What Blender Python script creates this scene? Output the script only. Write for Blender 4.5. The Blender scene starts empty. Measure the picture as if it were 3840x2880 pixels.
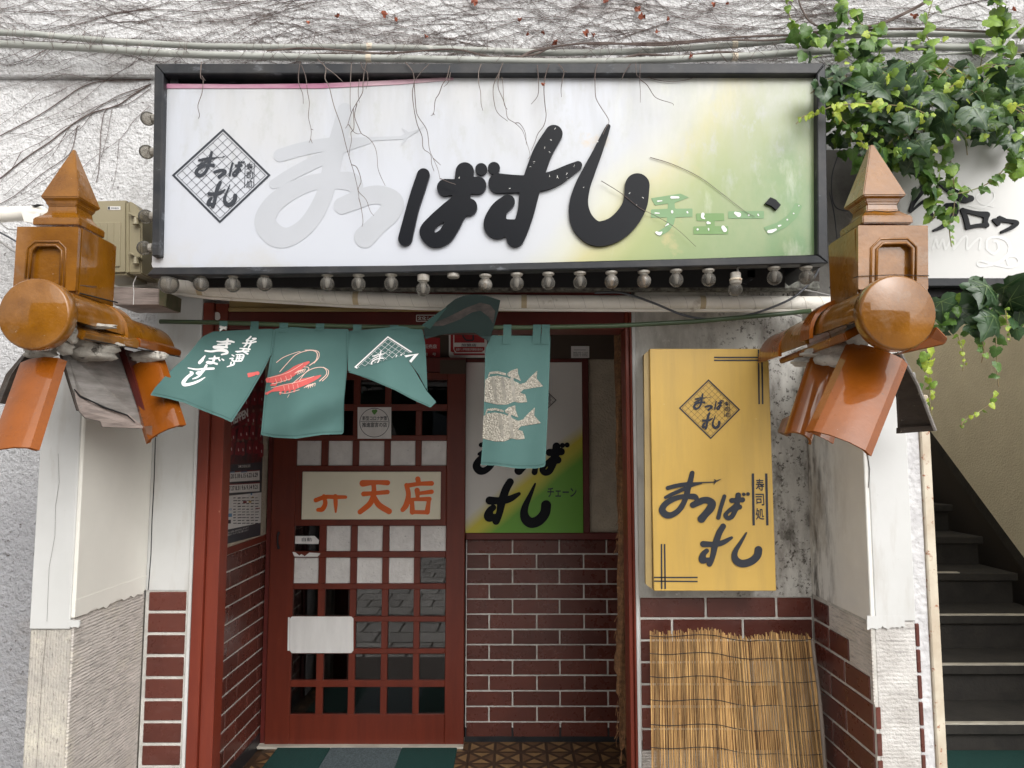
import bpy, bmesh, math, random
import numpy as np
from mathutils import Vector, Matrix
random.seed(7)
R = math.radians
# ---------------------------------------------------------------- camera
F = 2663.0; PX = 1920.0; PY = 1440.0
PITCH = math.atan(240 / F); CH = 1.47
cp, sp = math.cos(PITCH), math.sin(PITCH)
S = bpy.context.scene
COL = S.collection
cam_d = bpy.data.cameras.new('camera'); cam = bpy.data.objects.new('camera', cam_d); COL.objects.link(cam)
cam_d.sensor_width = 36; cam_d.lens = F / 3840 * 36; cam_d.clip_start = .05; cam_d.clip_end = 400
cam.location = (0, 0, CH); cam.rotation_euler = (R(90) + PITCH, 0, 0)
S.camera = cam
# ---------------------------------------------------------------- sky and sun (overcast)
SUN_EL, SUN_AZ = R(40), R(158)      # azimuth clockwise from +Y: the sun stands behind and right of the viewer
W = bpy.data.worlds.new('World'); S.world = W; W.use_nodes = True
nt = W.node_tree; nt.nodes.clear()
sky = nt.nodes.new('ShaderNodeTexSky'); sky.sky_type = 'NISHITA'; sky.sun_disc = False
sky.sun_elevation = SUN_EL; sky.sun_rotation = SUN_AZ; sky.dust_density = 4; sky.air_density = 1.0
hs = nt.nodes.new('ShaderNodeHueSaturation'); hs.inputs['Saturation'].default_value = .0
bg = nt.nodes.new('ShaderNodeBackground'); bg.inputs['Strength'].default_value = .15
wo = nt.nodes.new('ShaderNodeOutputWorld')
nt.links.new(sky.outputs[0], hs.inputs['Color']); nt.links.new(hs.outputs[0], bg.inputs[0]); nt.links.new(bg.outputs[0], wo.inputs[0])
sl = bpy.data.lights.new('sun', 'SUN'); sl.energy = 1.0; sl.angle = R(75); sl.color = (1, .93, .82)
so = bpy.data.objects.new('sun', sl); COL.objects.link(so)
sd = Vector((math.sin(SUN_AZ) * math.cos(SUN_EL), math.cos(SUN_AZ) * math.cos(SUN_EL), math.sin(SUN_EL)))
so.rotation_euler = sd.to_track_quat('Z', 'Y').to_euler(); so.location = sd * 20
S.view_settings.view_transform = 'Standard'; S.view_settings.look = 'None'
S.view_settings.exposure = 0.60; S.view_settings.gamma = 1; S.view_settings.use_curve_mapping = False
S.cycles.max_bounces = 8; S.cycles.transparent_max_bounces = 16; S.cycles.use_denoising = True

# ---------------------------------------------------------------- geometry helpers
def ray(u, v):
    x = (u - PX) / F; y = (PY - v) / F
    return x, cp - y * sp, sp + y * cp
def U(u, v, Y):                       # point of the plane at depth Y seen along the direction (u, v)
    x, a, b = ray(u, v); t = Y / a
    return Vector((x * t, Y, CH + b * t))
def UX(u, v, X):                      # same on a side wall x = X
    x, a, b = ray(u, v); t = X / x
    return Vector((X, a * t, CH + b * t))
def XA(u, Y, v=1680): return U(u, v, Y).x
def ZA(v, Y): return U(1920, v, Y).z
def flat(Y): return lambda u, v: U(u, v, Y)
def side(X): return lambda u, v: UX(u, v, X)

def tag(o, label=None, cat=None, group=None, kind=None):
    if label: o['label'] = label
    if cat: o['category'] = cat
    if group: o['group'] = group
    if kind: o['kind'] = kind
    return o
def thing(name, label, cat, loc=(0, 0, 0), group=None):
    o = bpy.data.objects.new(name, None); COL.objects.link(o); o.location = loc; o.empty_display_size = .05
    return tag(o, label, cat, group)
def root_loc(o):
    v = Vector((0, 0, 0))
    while o: v += o.location; o = o.parent
    return v
def link(name, me, parent=None, mats=None, smooth=False):
    if parent is not None:
        me.transform(Matrix.Translation(-root_loc(parent)))
    o = bpy.data.objects.new(name, me); COL.objects.link(o)
    if parent is not None: o.parent = parent
    for m in (mats if isinstance(mats, (list, tuple)) else [mats]):
        if m is not None: me.materials.append(m)
    if smooth:
        me.polygons.foreach_set('use_smooth', [True] * len(me.polygons))
    return o

class MB:
    def __init__(s): s.v = []; s.f = []; s.mi = []
    def add(s, vs, fs, mi=0):
        b = len(s.v); s.v += [tuple(p) for p in vs]; s.f += [tuple(b + i for i in f) for f in fs]; s.mi += [mi] * len(fs); return s
    def box(s, x0, x1, y0, y1, z0, z1, mi=0):
        vs = [(x, y, z) for x in (x0, x1) for y in (y0, y1) for z in (z0, z1)]
        return s.add(vs, [(0, 1, 3, 2), (4, 6, 7, 5), (0, 4, 5, 1), (2, 3, 7, 6), (0, 2, 6, 4), (1, 5, 7, 3)], mi)
    def prism(s, pts, ex, mi=0):      # polygon (world points) extruded by vector ex
        n = len(pts); ex = Vector(ex)
        vs = [Vector(p) for p in pts] + [Vector(p) + ex for p in pts]
        return s.add(vs, [tuple(range(n)), tuple(range(2 * n - 1, n - 1, -1))] + [(i, i + n, (i + 1) % n + n, (i + 1) % n) for i in range(n)], mi)
    def tube(s, pts, r, n=8, caps=True, mi=0, sx=1.0):
        pts = [Vector(p) for p in pts]; rs = r if isinstance(r, (list, tuple)) else [r] * len(pts)
        vs = []; up = Vector((0, .3, 1))
        for i, p in enumerate(pts):
            d = (pts[min(i + 1, len(pts) - 1)] - pts[max(i - 1, 0)])
            if d.length < 1e-9: d = Vector((1, 0, 0))
            d.normalize(); a = d.cross(up)
            if a.length < .05: a = d.cross(Vector((1, 0, 0)))
            a.normalize(); b = a.cross(d)
            for k in range(n):
                t = 2 * math.pi * k / n; vs.append(p + a * math.cos(t) * rs[i] * sx + b * math.sin(t) * rs[i])
        fs = [(i * n + k, i * n + (k + 1) % n, (i + 1) * n + (k + 1) % n, (i + 1) * n + k) for i in range(len(pts) - 1) for k in range(n)]
        if caps: fs += [tuple(range(n))[::-1], tuple((len(pts) - 1) * n + k for k in range(n))]
        return s.add(vs, fs, mi)
    def lathe(s, prof, c, axis='z', n=24, mi=0, sq=False):   # prof: (radius, height)
        c = Vector(c); vs = []; m = 4 if sq else n
        for r, h in prof:
            for k in range(m):
                if sq: a, b = [(-r, -r), (r, -r), (r, r), (-r, r)][k]
                else: t = 2 * math.pi * k / m; a, b = r * math.cos(t), r * math.sin(t)
                vs.append(c + (Vector((a, b, h)) if axis == 'z' else Vector((a, h, b))))
        fs = [(i * m + k, i * m + (k + 1) % m, (i + 1) * m + (k + 1) % m, (i + 1) * m + k) for i in range(len(prof) - 1) for k in range(m)]
        fs += [tuple(range(m)), tuple((len(prof) - 1) * m + k for k in range(m))]
        return s.add(vs, fs, mi)
    def build(s, name, mats, parent=None, smooth=False, bevel=0, seg=1, auto=None):
        me = bpy.data.meshes.new(name); me.from_pydata(s.v, [], s.f)
        if not isinstance(mats, (list, tuple)): mats = [mats]
        me.polygons.foreach_set('material_index', s.mi)
        bm = bmesh.new(); bm.from_mesh(me)
        bmesh.ops.remove_doubles(bm, verts=bm.verts, dist=1e-6)
        bmesh.ops.recalc_face_normals(bm, faces=bm.faces)
        if bevel:
            es = [e for e in bm.edges if len(e.link_faces) == 2 and e.calc_face_angle(0) > .5]
            bmesh.ops.bevel(bm, geom=es, offset=bevel, segments=seg, affect='EDGES', clamp_overlap=True)
        bm.to_mesh(me); bm.free()
        if auto is not None:
            me.polygons.foreach_set('use_smooth', [True] * len(me.polygons))
            me.set_sharp_from_angle(angle=R(auto))
        return link(name, me, parent, mats, smooth)

# ---------------------------------------------------------------- drawn shapes: signed distances in picture-sized units, meshed by marching squares
def cat(pts, n=7):                    # Catmull-Rom through (x, y, r)
    P = [np.array(p, float) for p in pts]; P = [2 * P[0] - P[1]] + P + [2 * P[-1] - P[-2]]
    out = []
    for i in range(1, len(P) - 2):
        for k in range(n):
            t = k / n; a, b, c, d = P[i - 1:i + 3]
            out.append(.5 * ((2 * b) + (c - a) * t + (2 * a - 5 * b + 4 * c - d) * t * t + (3 * b - a - 3 * c + d) * t ** 3))
    out.append(P[-2]); return out
def sd_strokes(strokes):
    segs = []
    for st in strokes:
        if len(st) == 1: segs.append((np.array(st[0], float), np.array(st[0], float) + 1e-3)); continue
        q = cat(st) if len(st) > 2 else [np.array(p, float) for p in st]
        segs += list(zip(q[:-1], q[1:]))
    def f(X, Y):
        D = np.full(X.shape, 1e9)
        for a, b in segs:
            dx, dy = b[0] - a[0], b[1] - a[1]; L = dx * dx + dy * dy + 1e-12
            t = np.clip(((X - a[0]) * dx + (Y - a[1]) * dy) / L, 0, 1)
            D = np.minimum(D, np.hypot(X - a[0] - t * dx, Y - a[1] - t * dy) - (a[2] + t * (b[2] - a[2])))
        return D
    xs = [p[0] for s in segs for p in s]; ys = [p[1] for s in segs for p in s]; rm = max(p[2] for s in segs for p in s)
    f.bb = (min(xs) - rm, min(ys) - rm, max(xs) + rm, max(ys) + rm)
    return f
def sd_poly(pts):
    P = [(float(a), float(b)) for a, b in pts]
    def f(X, Y):
        D = np.full(X.shape, 1e18); ins = np.zeros(X.shape, bool)
        for (x0, y0), (x1, y1) in zip(P, P[1:] + P[:1]):
            dx, dy = x1 - x0, y1 - y0; t = np.clip(((X - x0) * dx + (Y - y0) * dy) / (dx * dx + dy * dy + 1e-12), 0, 1)
            D = np.minimum(D, (X - x0 - t * dx) ** 2 + (Y - y0 - t * dy) ** 2)
            c = ((y0 > Y) != (y1 > Y)) & (X < (x1 - x0) * (Y - y0) / ((y1 - y0) if abs(y1 - y0) > 1e-12 else 1e-12) + x0); ins ^= c
        return np.where(ins, -1, 1) * np.sqrt(D)
    f.bb = (min(p[0] for p in P), min(p[1] for p in P), max(p[0] for p in P), max(p[1] for p in P))
    return f
def sd_and(f, g):
    h = lambda X, Y: np.maximum(f(X, Y), g(X, Y)); h.bb = f.bb; return h
def sd_not(f): 
    h = lambda X, Y: -f(X, Y); h.bb = f.bb; return h
def sd_or(f, g):
    h = lambda X, Y: np.minimum(f(X, Y), g(X, Y)); h.bb = tuple(min(a, b) for a, b in zip(f.bb[:2], g.bb[:2])) + tuple(max(a, b) for a, b in zip(f.bb[2:], g.bb[2:])); return h
def march(f, cell):
    x0, y0, x1, y1 = f.bb; x0 -= cell * 1.5; y0 -= cell * 1.5; x1 += cell * 1.5; y1 += cell * 1.5
    nx = int((x1 - x0) / cell) + 2; ny = int((y1 - y0) / cell) + 2
    xs = x0 + np.arange(nx) * cell; ys = y0 + np.arange(ny) * cell
    X, Y = np.meshgrid(xs, ys, indexing='ij'); V = f(X, Y); V[np.abs(V) < 1e-4] = 1e-4
    V[0, :] = np.abs(V[0, :]); V[-1, :] = np.abs(V[-1, :]); V[:, 0] = np.abs(V[:, 0]); V[:, -1] = np.abs(V[:, -1])
    ins = V < 0; c = ins[:-1, :-1] | ins[1:, :-1] | ins[1:, 1:] | ins[:-1, 1:]
    verts = []; key = {}; faces = []
    def gv(i, j):
        k = (i, j)
        if k not in key: key[k] = len(verts); verts.append((xs[i], ys[j]))
        return key[k]
    def ev(a, b):
        k = (a, b) if a < b else (b, a)
        if k not in key:
            va, vb = V[a], V[b]; t = va / (va - vb); t = min(max(t, .02), .98)
            key[k] = len(verts); verts.append((xs[a[0]] + (xs[b[0]] - xs[a[0]]) * t, ys[a[1]] + (ys[b[1]] - ys[a[1]]) * t))
        return key[k]
    for i, j in zip(*np.nonzero(c)):
        cs = [(i, j), (i + 1, j), (i + 1, j + 1), (i, j + 1)]; pl = []
        for k in range(4):
            a, b = cs[k], cs[(k + 1) % 4]
            if V[a] < 0: pl.append(gv(*a))
            if (V[a] < 0) != (V[b] < 0): pl.append(ev(a, b))
        if len(pl) >= 3: faces.append(tuple(pl))
    return verts, faces
def sheet(name, f, mp, mat, parent=None, cell=3, thick=0, ex=None, smooth=False, off=0):
    """mesh of the drawn shape f laid on the surface mp(u, v); thick/ex: solid depth behind the face"""
    V, Fc = march(f, cell)
    if not V: return None
    P = [mp(*p) for p in V]
    n = Vector((0, -1, 0)) if ex is None else -Vector(ex).normalized()
    if off: P = [p + n * off for p in P]
    vs = list(P); fs = [t[::-1] for t in Fc]
    if thick or ex:
        e = Vector(ex) if ex is not None else Vector((0, thick, 0))
        N = len(P); vs += [p + e for p in P]; cnt = {}
        for t in Fc:
            for a, b in zip(t, t[1:] + t[:1]):
                if (b, a) in cnt: del cnt[(b, a)]
                else: cnt[(a, b)] = 1
        fs += [(a, b, b + N, a + N) for a, b in cnt]
    me = bpy.data.meshes.new(name); me.from_pydata([tuple(v) for v in vs], [], fs); me.update()
    o = link(name, me, parent, mat)
    if smooth:
        me.polygons.foreach_set('use_smooth', [True] * len(me.polygons)); me.set_sharp_from_angle(angle=R(40))
    return o
def polyplate(name, pts, mp, mat, parent=None, thick=.004, bevel=0):     # flat polygon plate standing 'thick' proud towards the street
    P = [mp(*p) for p in pts]
    return MB().prism(P, (0, thick, 0)).build(name, mat, parent, bevel=bevel)
def rectpts(x0, y0, x1, y1): return [(x0, y0), (x1, y0), (x1, y1), (x0, y1)]

_txt = {}
def textmesh(s, bold=0):
    k = (s, bold)
    if k not in _txt:
        c = bpy.data.curves.new('t', 'FONT'); c.body = s; c.resolution_u = 3; c.offset = bold; c.fill_mode = 'FRONT'
        o = bpy.data.objects.new('t', c); COL.objects.link(o)
        dg = bpy.context.evaluated_depsgraph_get(); me = bpy.data.meshes.new_from_object(o.evaluated_get(dg))
        V = [(v.co.x, v.co.y) for v in me.vertices]; Fc = [tuple(p.vertices) for p in me.polygons]
        bpy.data.objects.remove(o); bpy.data.curves.remove(c); bpy.data.meshes.remove(me)
        xs = [v[0] for v in V]; ys = [v[1] for v in V]; a, b, c_, d = min(xs), min(ys), max(xs), max(ys)
        _txt[k] = ([((x - a) / (c_ - a), 1 - (y - b) / (d - b)) for x, y in V], Fc)
    return _txt[k]
class TX:                             # collects writing on one surface into one mesh
    def __init__(s, mp, off=.001, n=(0, -1, 0)): s.mp = mp; s.n = Vector(n) * off; s.m = MB()
    def put(s, t, x0, y0, x1, y1, bold=0, q=None):
        V, Fc = textmesh(t, bold)
        if q: fn = lambda a, b: ((q[0][0] * (1 - a) + q[1][0] * a) * (1 - b) + (q[3][0] * (1 - a) + q[2][0] * a) * b, (q[0][1] * (1 - a) + q[1][1] * a) * (1 - b) + (q[3][1] * (1 - a) + q[2][1] * a) * b)
        else: fn = lambda a, b: (x0 + (x1 - x0) * a, y0 + (y1 - y0) * b)
        s.m.add([s.mp(*fn(a, b)) + s.n for a, b in V], Fc); return s
    def poly(s, pts): s.m.add([s.mp(*p) + s.n for p in pts], [tuple(range(len(pts)))]); return s
    def line(s, a, b, w):
        a = np.array(a, float); b = np.array(b, float); d = (b - a); d /= np.hypot(*d) + 1e-9; n = np.array([-d[1], d[0]]) * w / 2
        return s.poly([a + n, b + n, b - n, a - n])
    def path(s, pts, w):
        for a, b in zip(pts[:-1], pts[1:]): s.line(a, b, w)
        return s
    def build(s, name, mat, parent=None): 
        me = bpy.data.meshes.new(name); me.from_pydata(s.m.v, [], s.m.f); me.update()
        return link(name, me, parent, mat)

# ---------------------------------------------------------------- materials
def mat(name, c, c2=None, ns=5, n0=.35, n1=.65, rough=.6, bump=(), layers=(), metal=0, coat=0, spec=.5, rv=0, rnd=0, stretch=None, aniso=None):
    m = bpy.data.materials.new(name); m.use_nodes = True; t = m.node_tree; N = t.nodes; L = t.links
    b = N['Principled BSDF']; b.inputs['Roughness'].default_value = rough; b.inputs['Metallic'].default_value = metal
    b.inputs['Coat Weight'].default_value = coat; b.inputs['Coat Roughness'].default_value = .05; b.inputs['Coat IOR'].default_value = 1.5; b.inputs['Specular IOR Level'].default_value = spec
    g = N.new('ShaderNodeNewGeometry')
    def coord(st):
        if not st: return g.outputs['Position']
        mp = N.new('ShaderNodeVectorMath'); mp.operation = 'MULTIPLY'; mp.inputs[1].default_value = st; L.new(g.outputs['Position'], mp.inputs[0]); return mp.outputs[0]
    def noise(sc, st=None, det=5, ro=.6):
        n = N.new('ShaderNodeTexNoise'); n.inputs['Scale'].default_value = sc; n.inputs['Detail'].default_value = det; n.inputs['Roughness'].default_value = ro
        L.new(coord(st), n.inputs['Vector']); return n.outputs['Fac']
    def ramp(v, a, d, lo=0, hi=1):
        r = N.new('ShaderNodeMapRange'); r.inputs['From Min'].default_value = a; r.inputs['From Max'].default_value = d
        r.inputs['To Min'].default_value = lo; r.inputs['To Max'].default_value = hi; L.new(v, r.inputs['Value']); return r.outputs[0]
    def mix(f, a, d):
        x = N.new('ShaderNodeMix'); x.data_type = 'RGBA'
        if isinstance(f, float): x.inputs[0].default_value = f
        else: L.new(f, x.inputs[0])
        for i, q in ((6, a), (7, d)):
            if isinstance(q, tuple): x.inputs[i].default_value = q + (1,) if len(q) == 3 else q
            else: L.new(q, x.inputs[i])
        return x.outputs[2]
    col = c
    if c2: col = mix(ramp(noise(ns, stretch), n0, n1), c, c2)
    if rnd:
        oi = N.new('ShaderNodeObjectInfo'); h = N.new('ShaderNodeHueSaturation')
        L.new(ramp(oi.outputs['Random'], 0, 1, 1 - rnd, 1 + rnd), h.inputs['Value'])
        if isinstance(col, tuple): h.inputs['Color'].default_value = col + (1,)
        else: L.new(col, h.inputs['Color'])
        col = h.outputs[0]
    for ly in layers:                 # (colour, scale, lo, hi, stretch, region)   region: (axis, from, to) fades the layer along the object
        f = ramp(noise(ly[1], ly[4] if len(ly) > 4 else None, 8, .68), ly[2], ly[3])
        if len(ly) > 5 and ly[5]:
            for ax, a, d in ly[5]:
                sx = N.new('ShaderNodeSeparateXYZ'); L.new(g.outputs['Position'], sx.inputs[0])
                q = N.new('ShaderNodeMath'); q.operation = 'MULTIPLY'; L.new(f, q.inputs[0]); L.new(ramp(sx.outputs[ax], a, d), q.inputs[1]); f = q.outputs[0]
        col = mix(f, col, ly[0])
    if isinstance(col, tuple): b.inputs['Base Color'].default_value = col + (1,)
    else: L.new(col, b.inputs['Base Color'])
    if rv: L.new(ramp(noise(ns * 2.3), .3, .7, max(rough - rv, .02), rough + rv), b.inputs['Roughness'])
    prev = None
    for kind, sc, strength, *ex in bump:
        st = ex[0] if ex else None; bd = ex[1] if len(ex) > 1 else .006
        if kind == 'n': h = noise(sc, st, 4)
        elif kind == 'v':
            q = N.new('ShaderNodeTexVoronoi'); q.inputs['Scale'].default_value = sc; q.feature = 'SMOOTH_F1'; L.new(coord(st), q.inputs['Vector']); h = q.outputs['Distance']
        else:
            q = N.new('ShaderNodeTexWave'); q.inputs['Scale'].default_value = sc; q.inputs['Distortion'].default_value = 3; q.inputs['Detail'].default_value = 3
            q.bands_direction = kind[1].upper() if len(kind) > 1 else 'Z'; L.new(coord(st), q.inputs['Vector']); h = q.outputs['Fac']
        B = N.new('ShaderNodeBump'); B.inputs['Strength'].default_value = strength; B.inputs['Distance'].default_value = bd; L.new(h, B.inputs['Height'])
        if prev: L.new(prev, B.inputs['Normal'])
        prev = B.outputs[0]
    if prev: L.new(prev, b.inputs['Normal'])
    m['c'] = 1
    return m
def glassmat(name, tint, fac=.2, rough=.03, ior=1.6, dirt=0):
    m = bpy.data.materials.new(name); m.use_nodes = True; t = m.node_tree; N = t.nodes; L = t.links; N.clear()
    o = N.new('ShaderNodeOutputMaterial'); tr = N.new('ShaderNodeBsdfTransparent'); tr.inputs[0].default_value = tint + (1,)
    gl = N.new('ShaderNodeBsdfGlossy'); gl.inputs['Roughness'].default_value = rough
    fr = N.new('ShaderNodeFresnel'); fr.inputs[0].default_value = ior
    ad = N.new('ShaderNodeMath'); ad.operation = 'ADD'; ad.inputs[1].default_value = fac; L.new(fr.outputs[0], ad.inputs[0])
    mx = N.new('ShaderNodeMixShader'); L.new(ad.outputs[0], mx.inputs[0]); L.new(tr.outputs[0], mx.inputs[1]); L.new(gl.outputs[0], mx.inputs[2])
    out = mx.outputs[0]
    if dirt:
        df = N.new('ShaderNodeBsdfDiffuse'); df.inputs[0].default_value = (.30, .285, .26, 1)
        n = N.new('ShaderNodeTexNoise'); n.inputs['Scale'].default_value = 30
        g = N.new('ShaderNodeNewGeometry'); L.new(g.outputs['Position'], n.inputs['Vector'])
        r = N.new('ShaderNodeMapRange'); r.inputs['From Min'].default_value = .3; r.inputs['From Max'].default_value = .8; r.inputs['To Min'].default_value = dirt * .4; r.inputs['To Max'].default_value = dirt * 1.6
        L.new(n.outputs['Fac'], r.inputs[0]); m2 = N.new('ShaderNodeMixShader'); L.new(r.outputs[0], m2.inputs[0]); L.new(out, m2.inputs[1]); L.new(df.outputs[0], m2.inputs[2]); out = m2.outputs[0]
    L.new(out, o.inputs[0]); return m

M = {}
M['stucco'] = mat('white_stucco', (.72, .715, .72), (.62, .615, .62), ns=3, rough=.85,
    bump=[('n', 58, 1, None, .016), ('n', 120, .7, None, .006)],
    layers=[((.46, .45, .45), 64, .55, .66), ((.36, .36, .375), 2, .0, .1, None, ((2, 2.1, 1.2), (0, -1.0, -1.3))), ((.32, .30, .29), 3.2, .56, .74), ((.10, .085, .08), 60, .60, .70), ((.22, .19, .18), 4, .5, .75, (1, 1, 3), ((2, 2.62, 2.74),))])  # second layer turns the wall greyer towards its lower left
M['plaster'] = mat('smooth_white_plaster', (.60, .60, .59), (.52, .52, .505), ns=2.5, rough=.6, bump=[('n', 12, .12)],
    layers=[((.42, .39, .35), 6, .54, .80, (1.4, 1.4, .25)), ((.45, .44, .42), 50, .66, .72)])
M['plaster_lit'] = mat('lit_white_plaster', (.80, .775, .71), (.71, .69, .63), ns=2.0, rough=.6, bump=[('n', 10, .12)],
    layers=[((.42, .36, .28), 6, .62, .85, (1, 1, .3))])  # lighter, warmer copy of the plaster: light on the pier side painted in
M['plaster_mould'] = mat('mouldy_plaster', (.60, .585, .55), (.48, .47, .435), ns=3, rough=.7, bump=[('n', 25, .25)],
    layers=[((.22, .20, .18), 5, .50, .68, (1, 1, .35)), ((.13, .12, .105), 16, .51, .66, (1, 1, .5), ((0, .72, .92),)), ((.08, .07, .06), 70, .55, .63, None, ((0, .60, .80),)), ((.62, .61, .58), 40, .62, .70, None)])
M['plaster_streak'] = mat('grey_streaked_plaster', (.80, .79, .75), (.69, .675, .64), ns=3, rough=.7, bump=[('n', 22, .2)],
    layers=[((.13, .12, .11), 20, .46, .62, (1, 1, .3), ((1, 2.2, 2.36),)), ((.34, .29, .23), 5, .52, .7, (1, 1, .4), ((1, 2.1, 2.3),))])
M['hem'] = mat('darker_teal_seam', (.030, .075, .070), rough=.9)
M['comb_r'] = mat('lightly_combed_render', (.62, .60, .575), (.48, .455, .43), ns=16, rough=.9, bump=[('wz', 30, .16, (.6, 1, 1)), ('n', 110, .9)], layers=[((.33, .31, .30), 26, .54, .70, (.3, 1, 2.2))])
M['grime'] = mat('dark_grimy_wall', (.22, .21, .195), (.10, .095, .088), ns=5, rough=.85, bump=[('n', 40, .5)], layers=[((.4, .38, .35), 12, .58, .7)])
M['comb_h'] = mat('combed_bare_render', (.62, .57, .525), (.49, .45, .415), ns=14, rough=.9, bump=[('wz', 34, .28, (1, .5, 1)), ('n', 90, .8, (1, .4, 1.6))],
    layers=[((.66, .61, .52), 7, .52, .74), ((.36, .335, .31), 60, .50, .64, (.5, .3, 2.4)), ((.18, .16, .15), 50, .58, .7, (1, 1, 3))])
M['comb_v'] = mat('vertically_combed_render', (.50, .46, .40), (.38, .355, .32), ns=12, rough=.9, bump=[('wx', 40, .25), ('n', 90, .8)],
    layers=[((.64, .60, .50), 8, .52, .7), ((.2, .18, .16), 50, .56, .7, (3, 1, 1))])
M['rough_white'] = mat('rough_white_render', (.66, .655, .66), (.5, .49, .5), ns=20, rough=.85, bump=[('v', 60, .8), ('n', 90, .6)])
M['brick'] = mat('glazed_brown_tile', (.115, .032, .022), (.090, .026, .019), ns=9, rough=.3, rnd=.18, rv=.08, bump=[('n', 30, .05)],
    layers=[((.14, .06, .052), 14, .55, .85, (1, 1, 2.5))])
M['mortar'] = mat('pale_mortar', (.60, .58, .54), (.44, .425, .39), ns=30, rough=.9, bump=[('n', 120, .3)])
M['red'] = mat('oxblood_paint', (.175, .028, .012), (.14, .021, .010), ns=6, rough=.42, stretch=(4, 4, .5), bump=[('n', 40, .06, (3, 3, .4))],
    layers=[((.42, .25, .16), 26, .70, .74, (2, 2, .5))])
M['red_door'] = mat('dark_oxblood_door_paint', (.135, .021, .009), (.105, .016, .007), ns=6, rough=.42, stretch=(4, 4, .5), bump=[('n', 40, .06, (3, 3, .4))], layers=[((.25, .12, .08), 30, .71, .74, (2, 2, .5))])
M['red_dark'] = mat('dark_red_paint', (.115, .015, .011), (.085, .012, .009), ns=5, rough=.45)
M['frame'] = mat('weathered_dark_bronze_frame', (.015, .017, .021), (.042, .040, .040), ns=9, rough=.45, metal=.1, spec=.35, n0=.4, n1=.7, bump=[('n', 50, .08)],
    layers=[((.16, .17, .19), 22, .60, .74, (.4, 1, 1)), ((.12, .06, .035), 13, .66, .78)])
M['black_ac'] = mat('black_acrylic_letter', (.006, .007, .010), rough=.28, spec=.12)
M['char'] = mat('charcoal_letter', (.022, .026, .036), rough=.35)
M['navy'] = mat('navy_print', (.016, .02, .032), rough=.5)
M['ghost'] = mat('grey_letter_ghost', (.50, .51, .53), rough=.45)
M['cloth'] = mat('teal_noren_cloth', (.060, .132, .122), (.051, .117, .109), ns=4, rough=.85, bump=[('n', 9, .15), ('n', 400, .15)])
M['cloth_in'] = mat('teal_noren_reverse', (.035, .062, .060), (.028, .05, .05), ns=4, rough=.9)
M['white_print'] = mat('white_print', (.80, .80, .79), rough=.7)
M['pink_print'] = mat('coral_print', (.60, .105, .095), (.52, .085, .08), ns=30, rough=.7)
M['silver'] = mat('silver_foil_print', (.40, .37, .31), (.20, .185, .155), ns=260, n0=.40, n1=.60, rough=.35, metal=.5, bump=[('n', 160, .9)])
M['glaze'] = mat('amber_glazed_tile', (.245, .094, .004), (.155, .056, .003), ns=7, rough=.3, coat=.85, rv=.06, spec=.2, bump=[('n', 16, .55), ('n', 60, .15)],
    layers=[((.30, .13, .03), 5, .56, .75), ((.09, .035, .01), 18, .64, .76, (1, 1, .35)), ((.75, .68, .58), 95, .70, .72), ((.05, .03, .015), 70, .68, .72), ((.22, .13, .07), 9, .55, .72)])
M['glaze_or'] = mat('orange_glazed_tile', (.260, .068, .004), (.16, .042, .003), ns=5, rough=.3, coat=.85, rv=.06, spec=.2, bump=[('n', 18, .45)], stretch=(1, 1, .8),
    layers=[((.10, .04, .02), 14, .62, .74, (1, 1, .3)), ((.7, .6, .5), 90, .70, .72), ((.05, .03, .015), 60, .67, .71)])
M['glaze_end'] = mat('unglazed_tile_end', (.20, .095, .055), (.10, .06, .04), ns=22, rough=.7)
M['mortar_lump'] = mat('rough_white_roof_mortar', (.50, .47, .42), (.26, .24, .21), ns=16, rough=.95, bump=[('n', 35, 1), ('n', 120, .6)],
    layers=[((.09, .08, .07), 24, .58, .66)])
M['ply'] = mat('weathered_grey_plywood', (.29, .27, .255), (.15, .137, .125), ns=7, rough=.9, stretch=(1, 1, 5), bump=[('n', 30, .5, (.6, .6, 9))],
    layers=[((.36, .31, .27), 8, .56, .66, (1, 1, 2))])
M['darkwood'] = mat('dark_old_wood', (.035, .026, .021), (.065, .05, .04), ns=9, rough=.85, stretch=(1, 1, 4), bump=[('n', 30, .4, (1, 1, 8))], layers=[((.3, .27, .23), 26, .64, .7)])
M['timber'] = mat('grey_weathered_timber', (.34, .28, .25), (.19, .155, .14), ns=12, rough=.9, stretch=(.6, 1, 7), bump=[('n', 26, .5, (.5, 1, 9))])
M['pipe'] = mat('grey_conduit', (.40, .41, .38), (.27, .275, .25), ns=8, rough=.6, stretch=(.5, 1, 2), layers=[((.12, .13, .10), 20, .6, .75, (.5, 1, 1)), ((.55, .54, .5), 12, .6, .7)])
M['wrap'] = mat('white_wrapped_pipe', (.86, .82, .74), (.70, .665, .61), ns=6, rough=.45, bump=[('n', 20, .12)], layers=[((.34, .28, .21), 14, .62, .78)])
M['tape'] = mat('yellowed_tape', (.50, .40, .25), rough=.5)
M['bamboo_g'] = mat('green_bamboo_rod', (.045, .075, .032), (.03, .05, .022), ns=9, rough=.4, stretch=(.3, 1, 1))
M['yellow'] = mat('gold_yellow_sign_face', (.56, .36, .088), (.51, .325, .076), ns=3, rough=.38, bump=[('n', 60, .03)], layers=[((.66, .52, .26), 26, .66, .74), ((.40, .27, .08), 4, .50, .80, (2.5, 1, .25)), ((.30, .22, .10), 60, .70, .74)])
M['yellow_side'] = mat('dull_gold_sign_side', (.36, .255, .10), (.27, .19, .08), ns=6, rough=.5)
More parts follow.
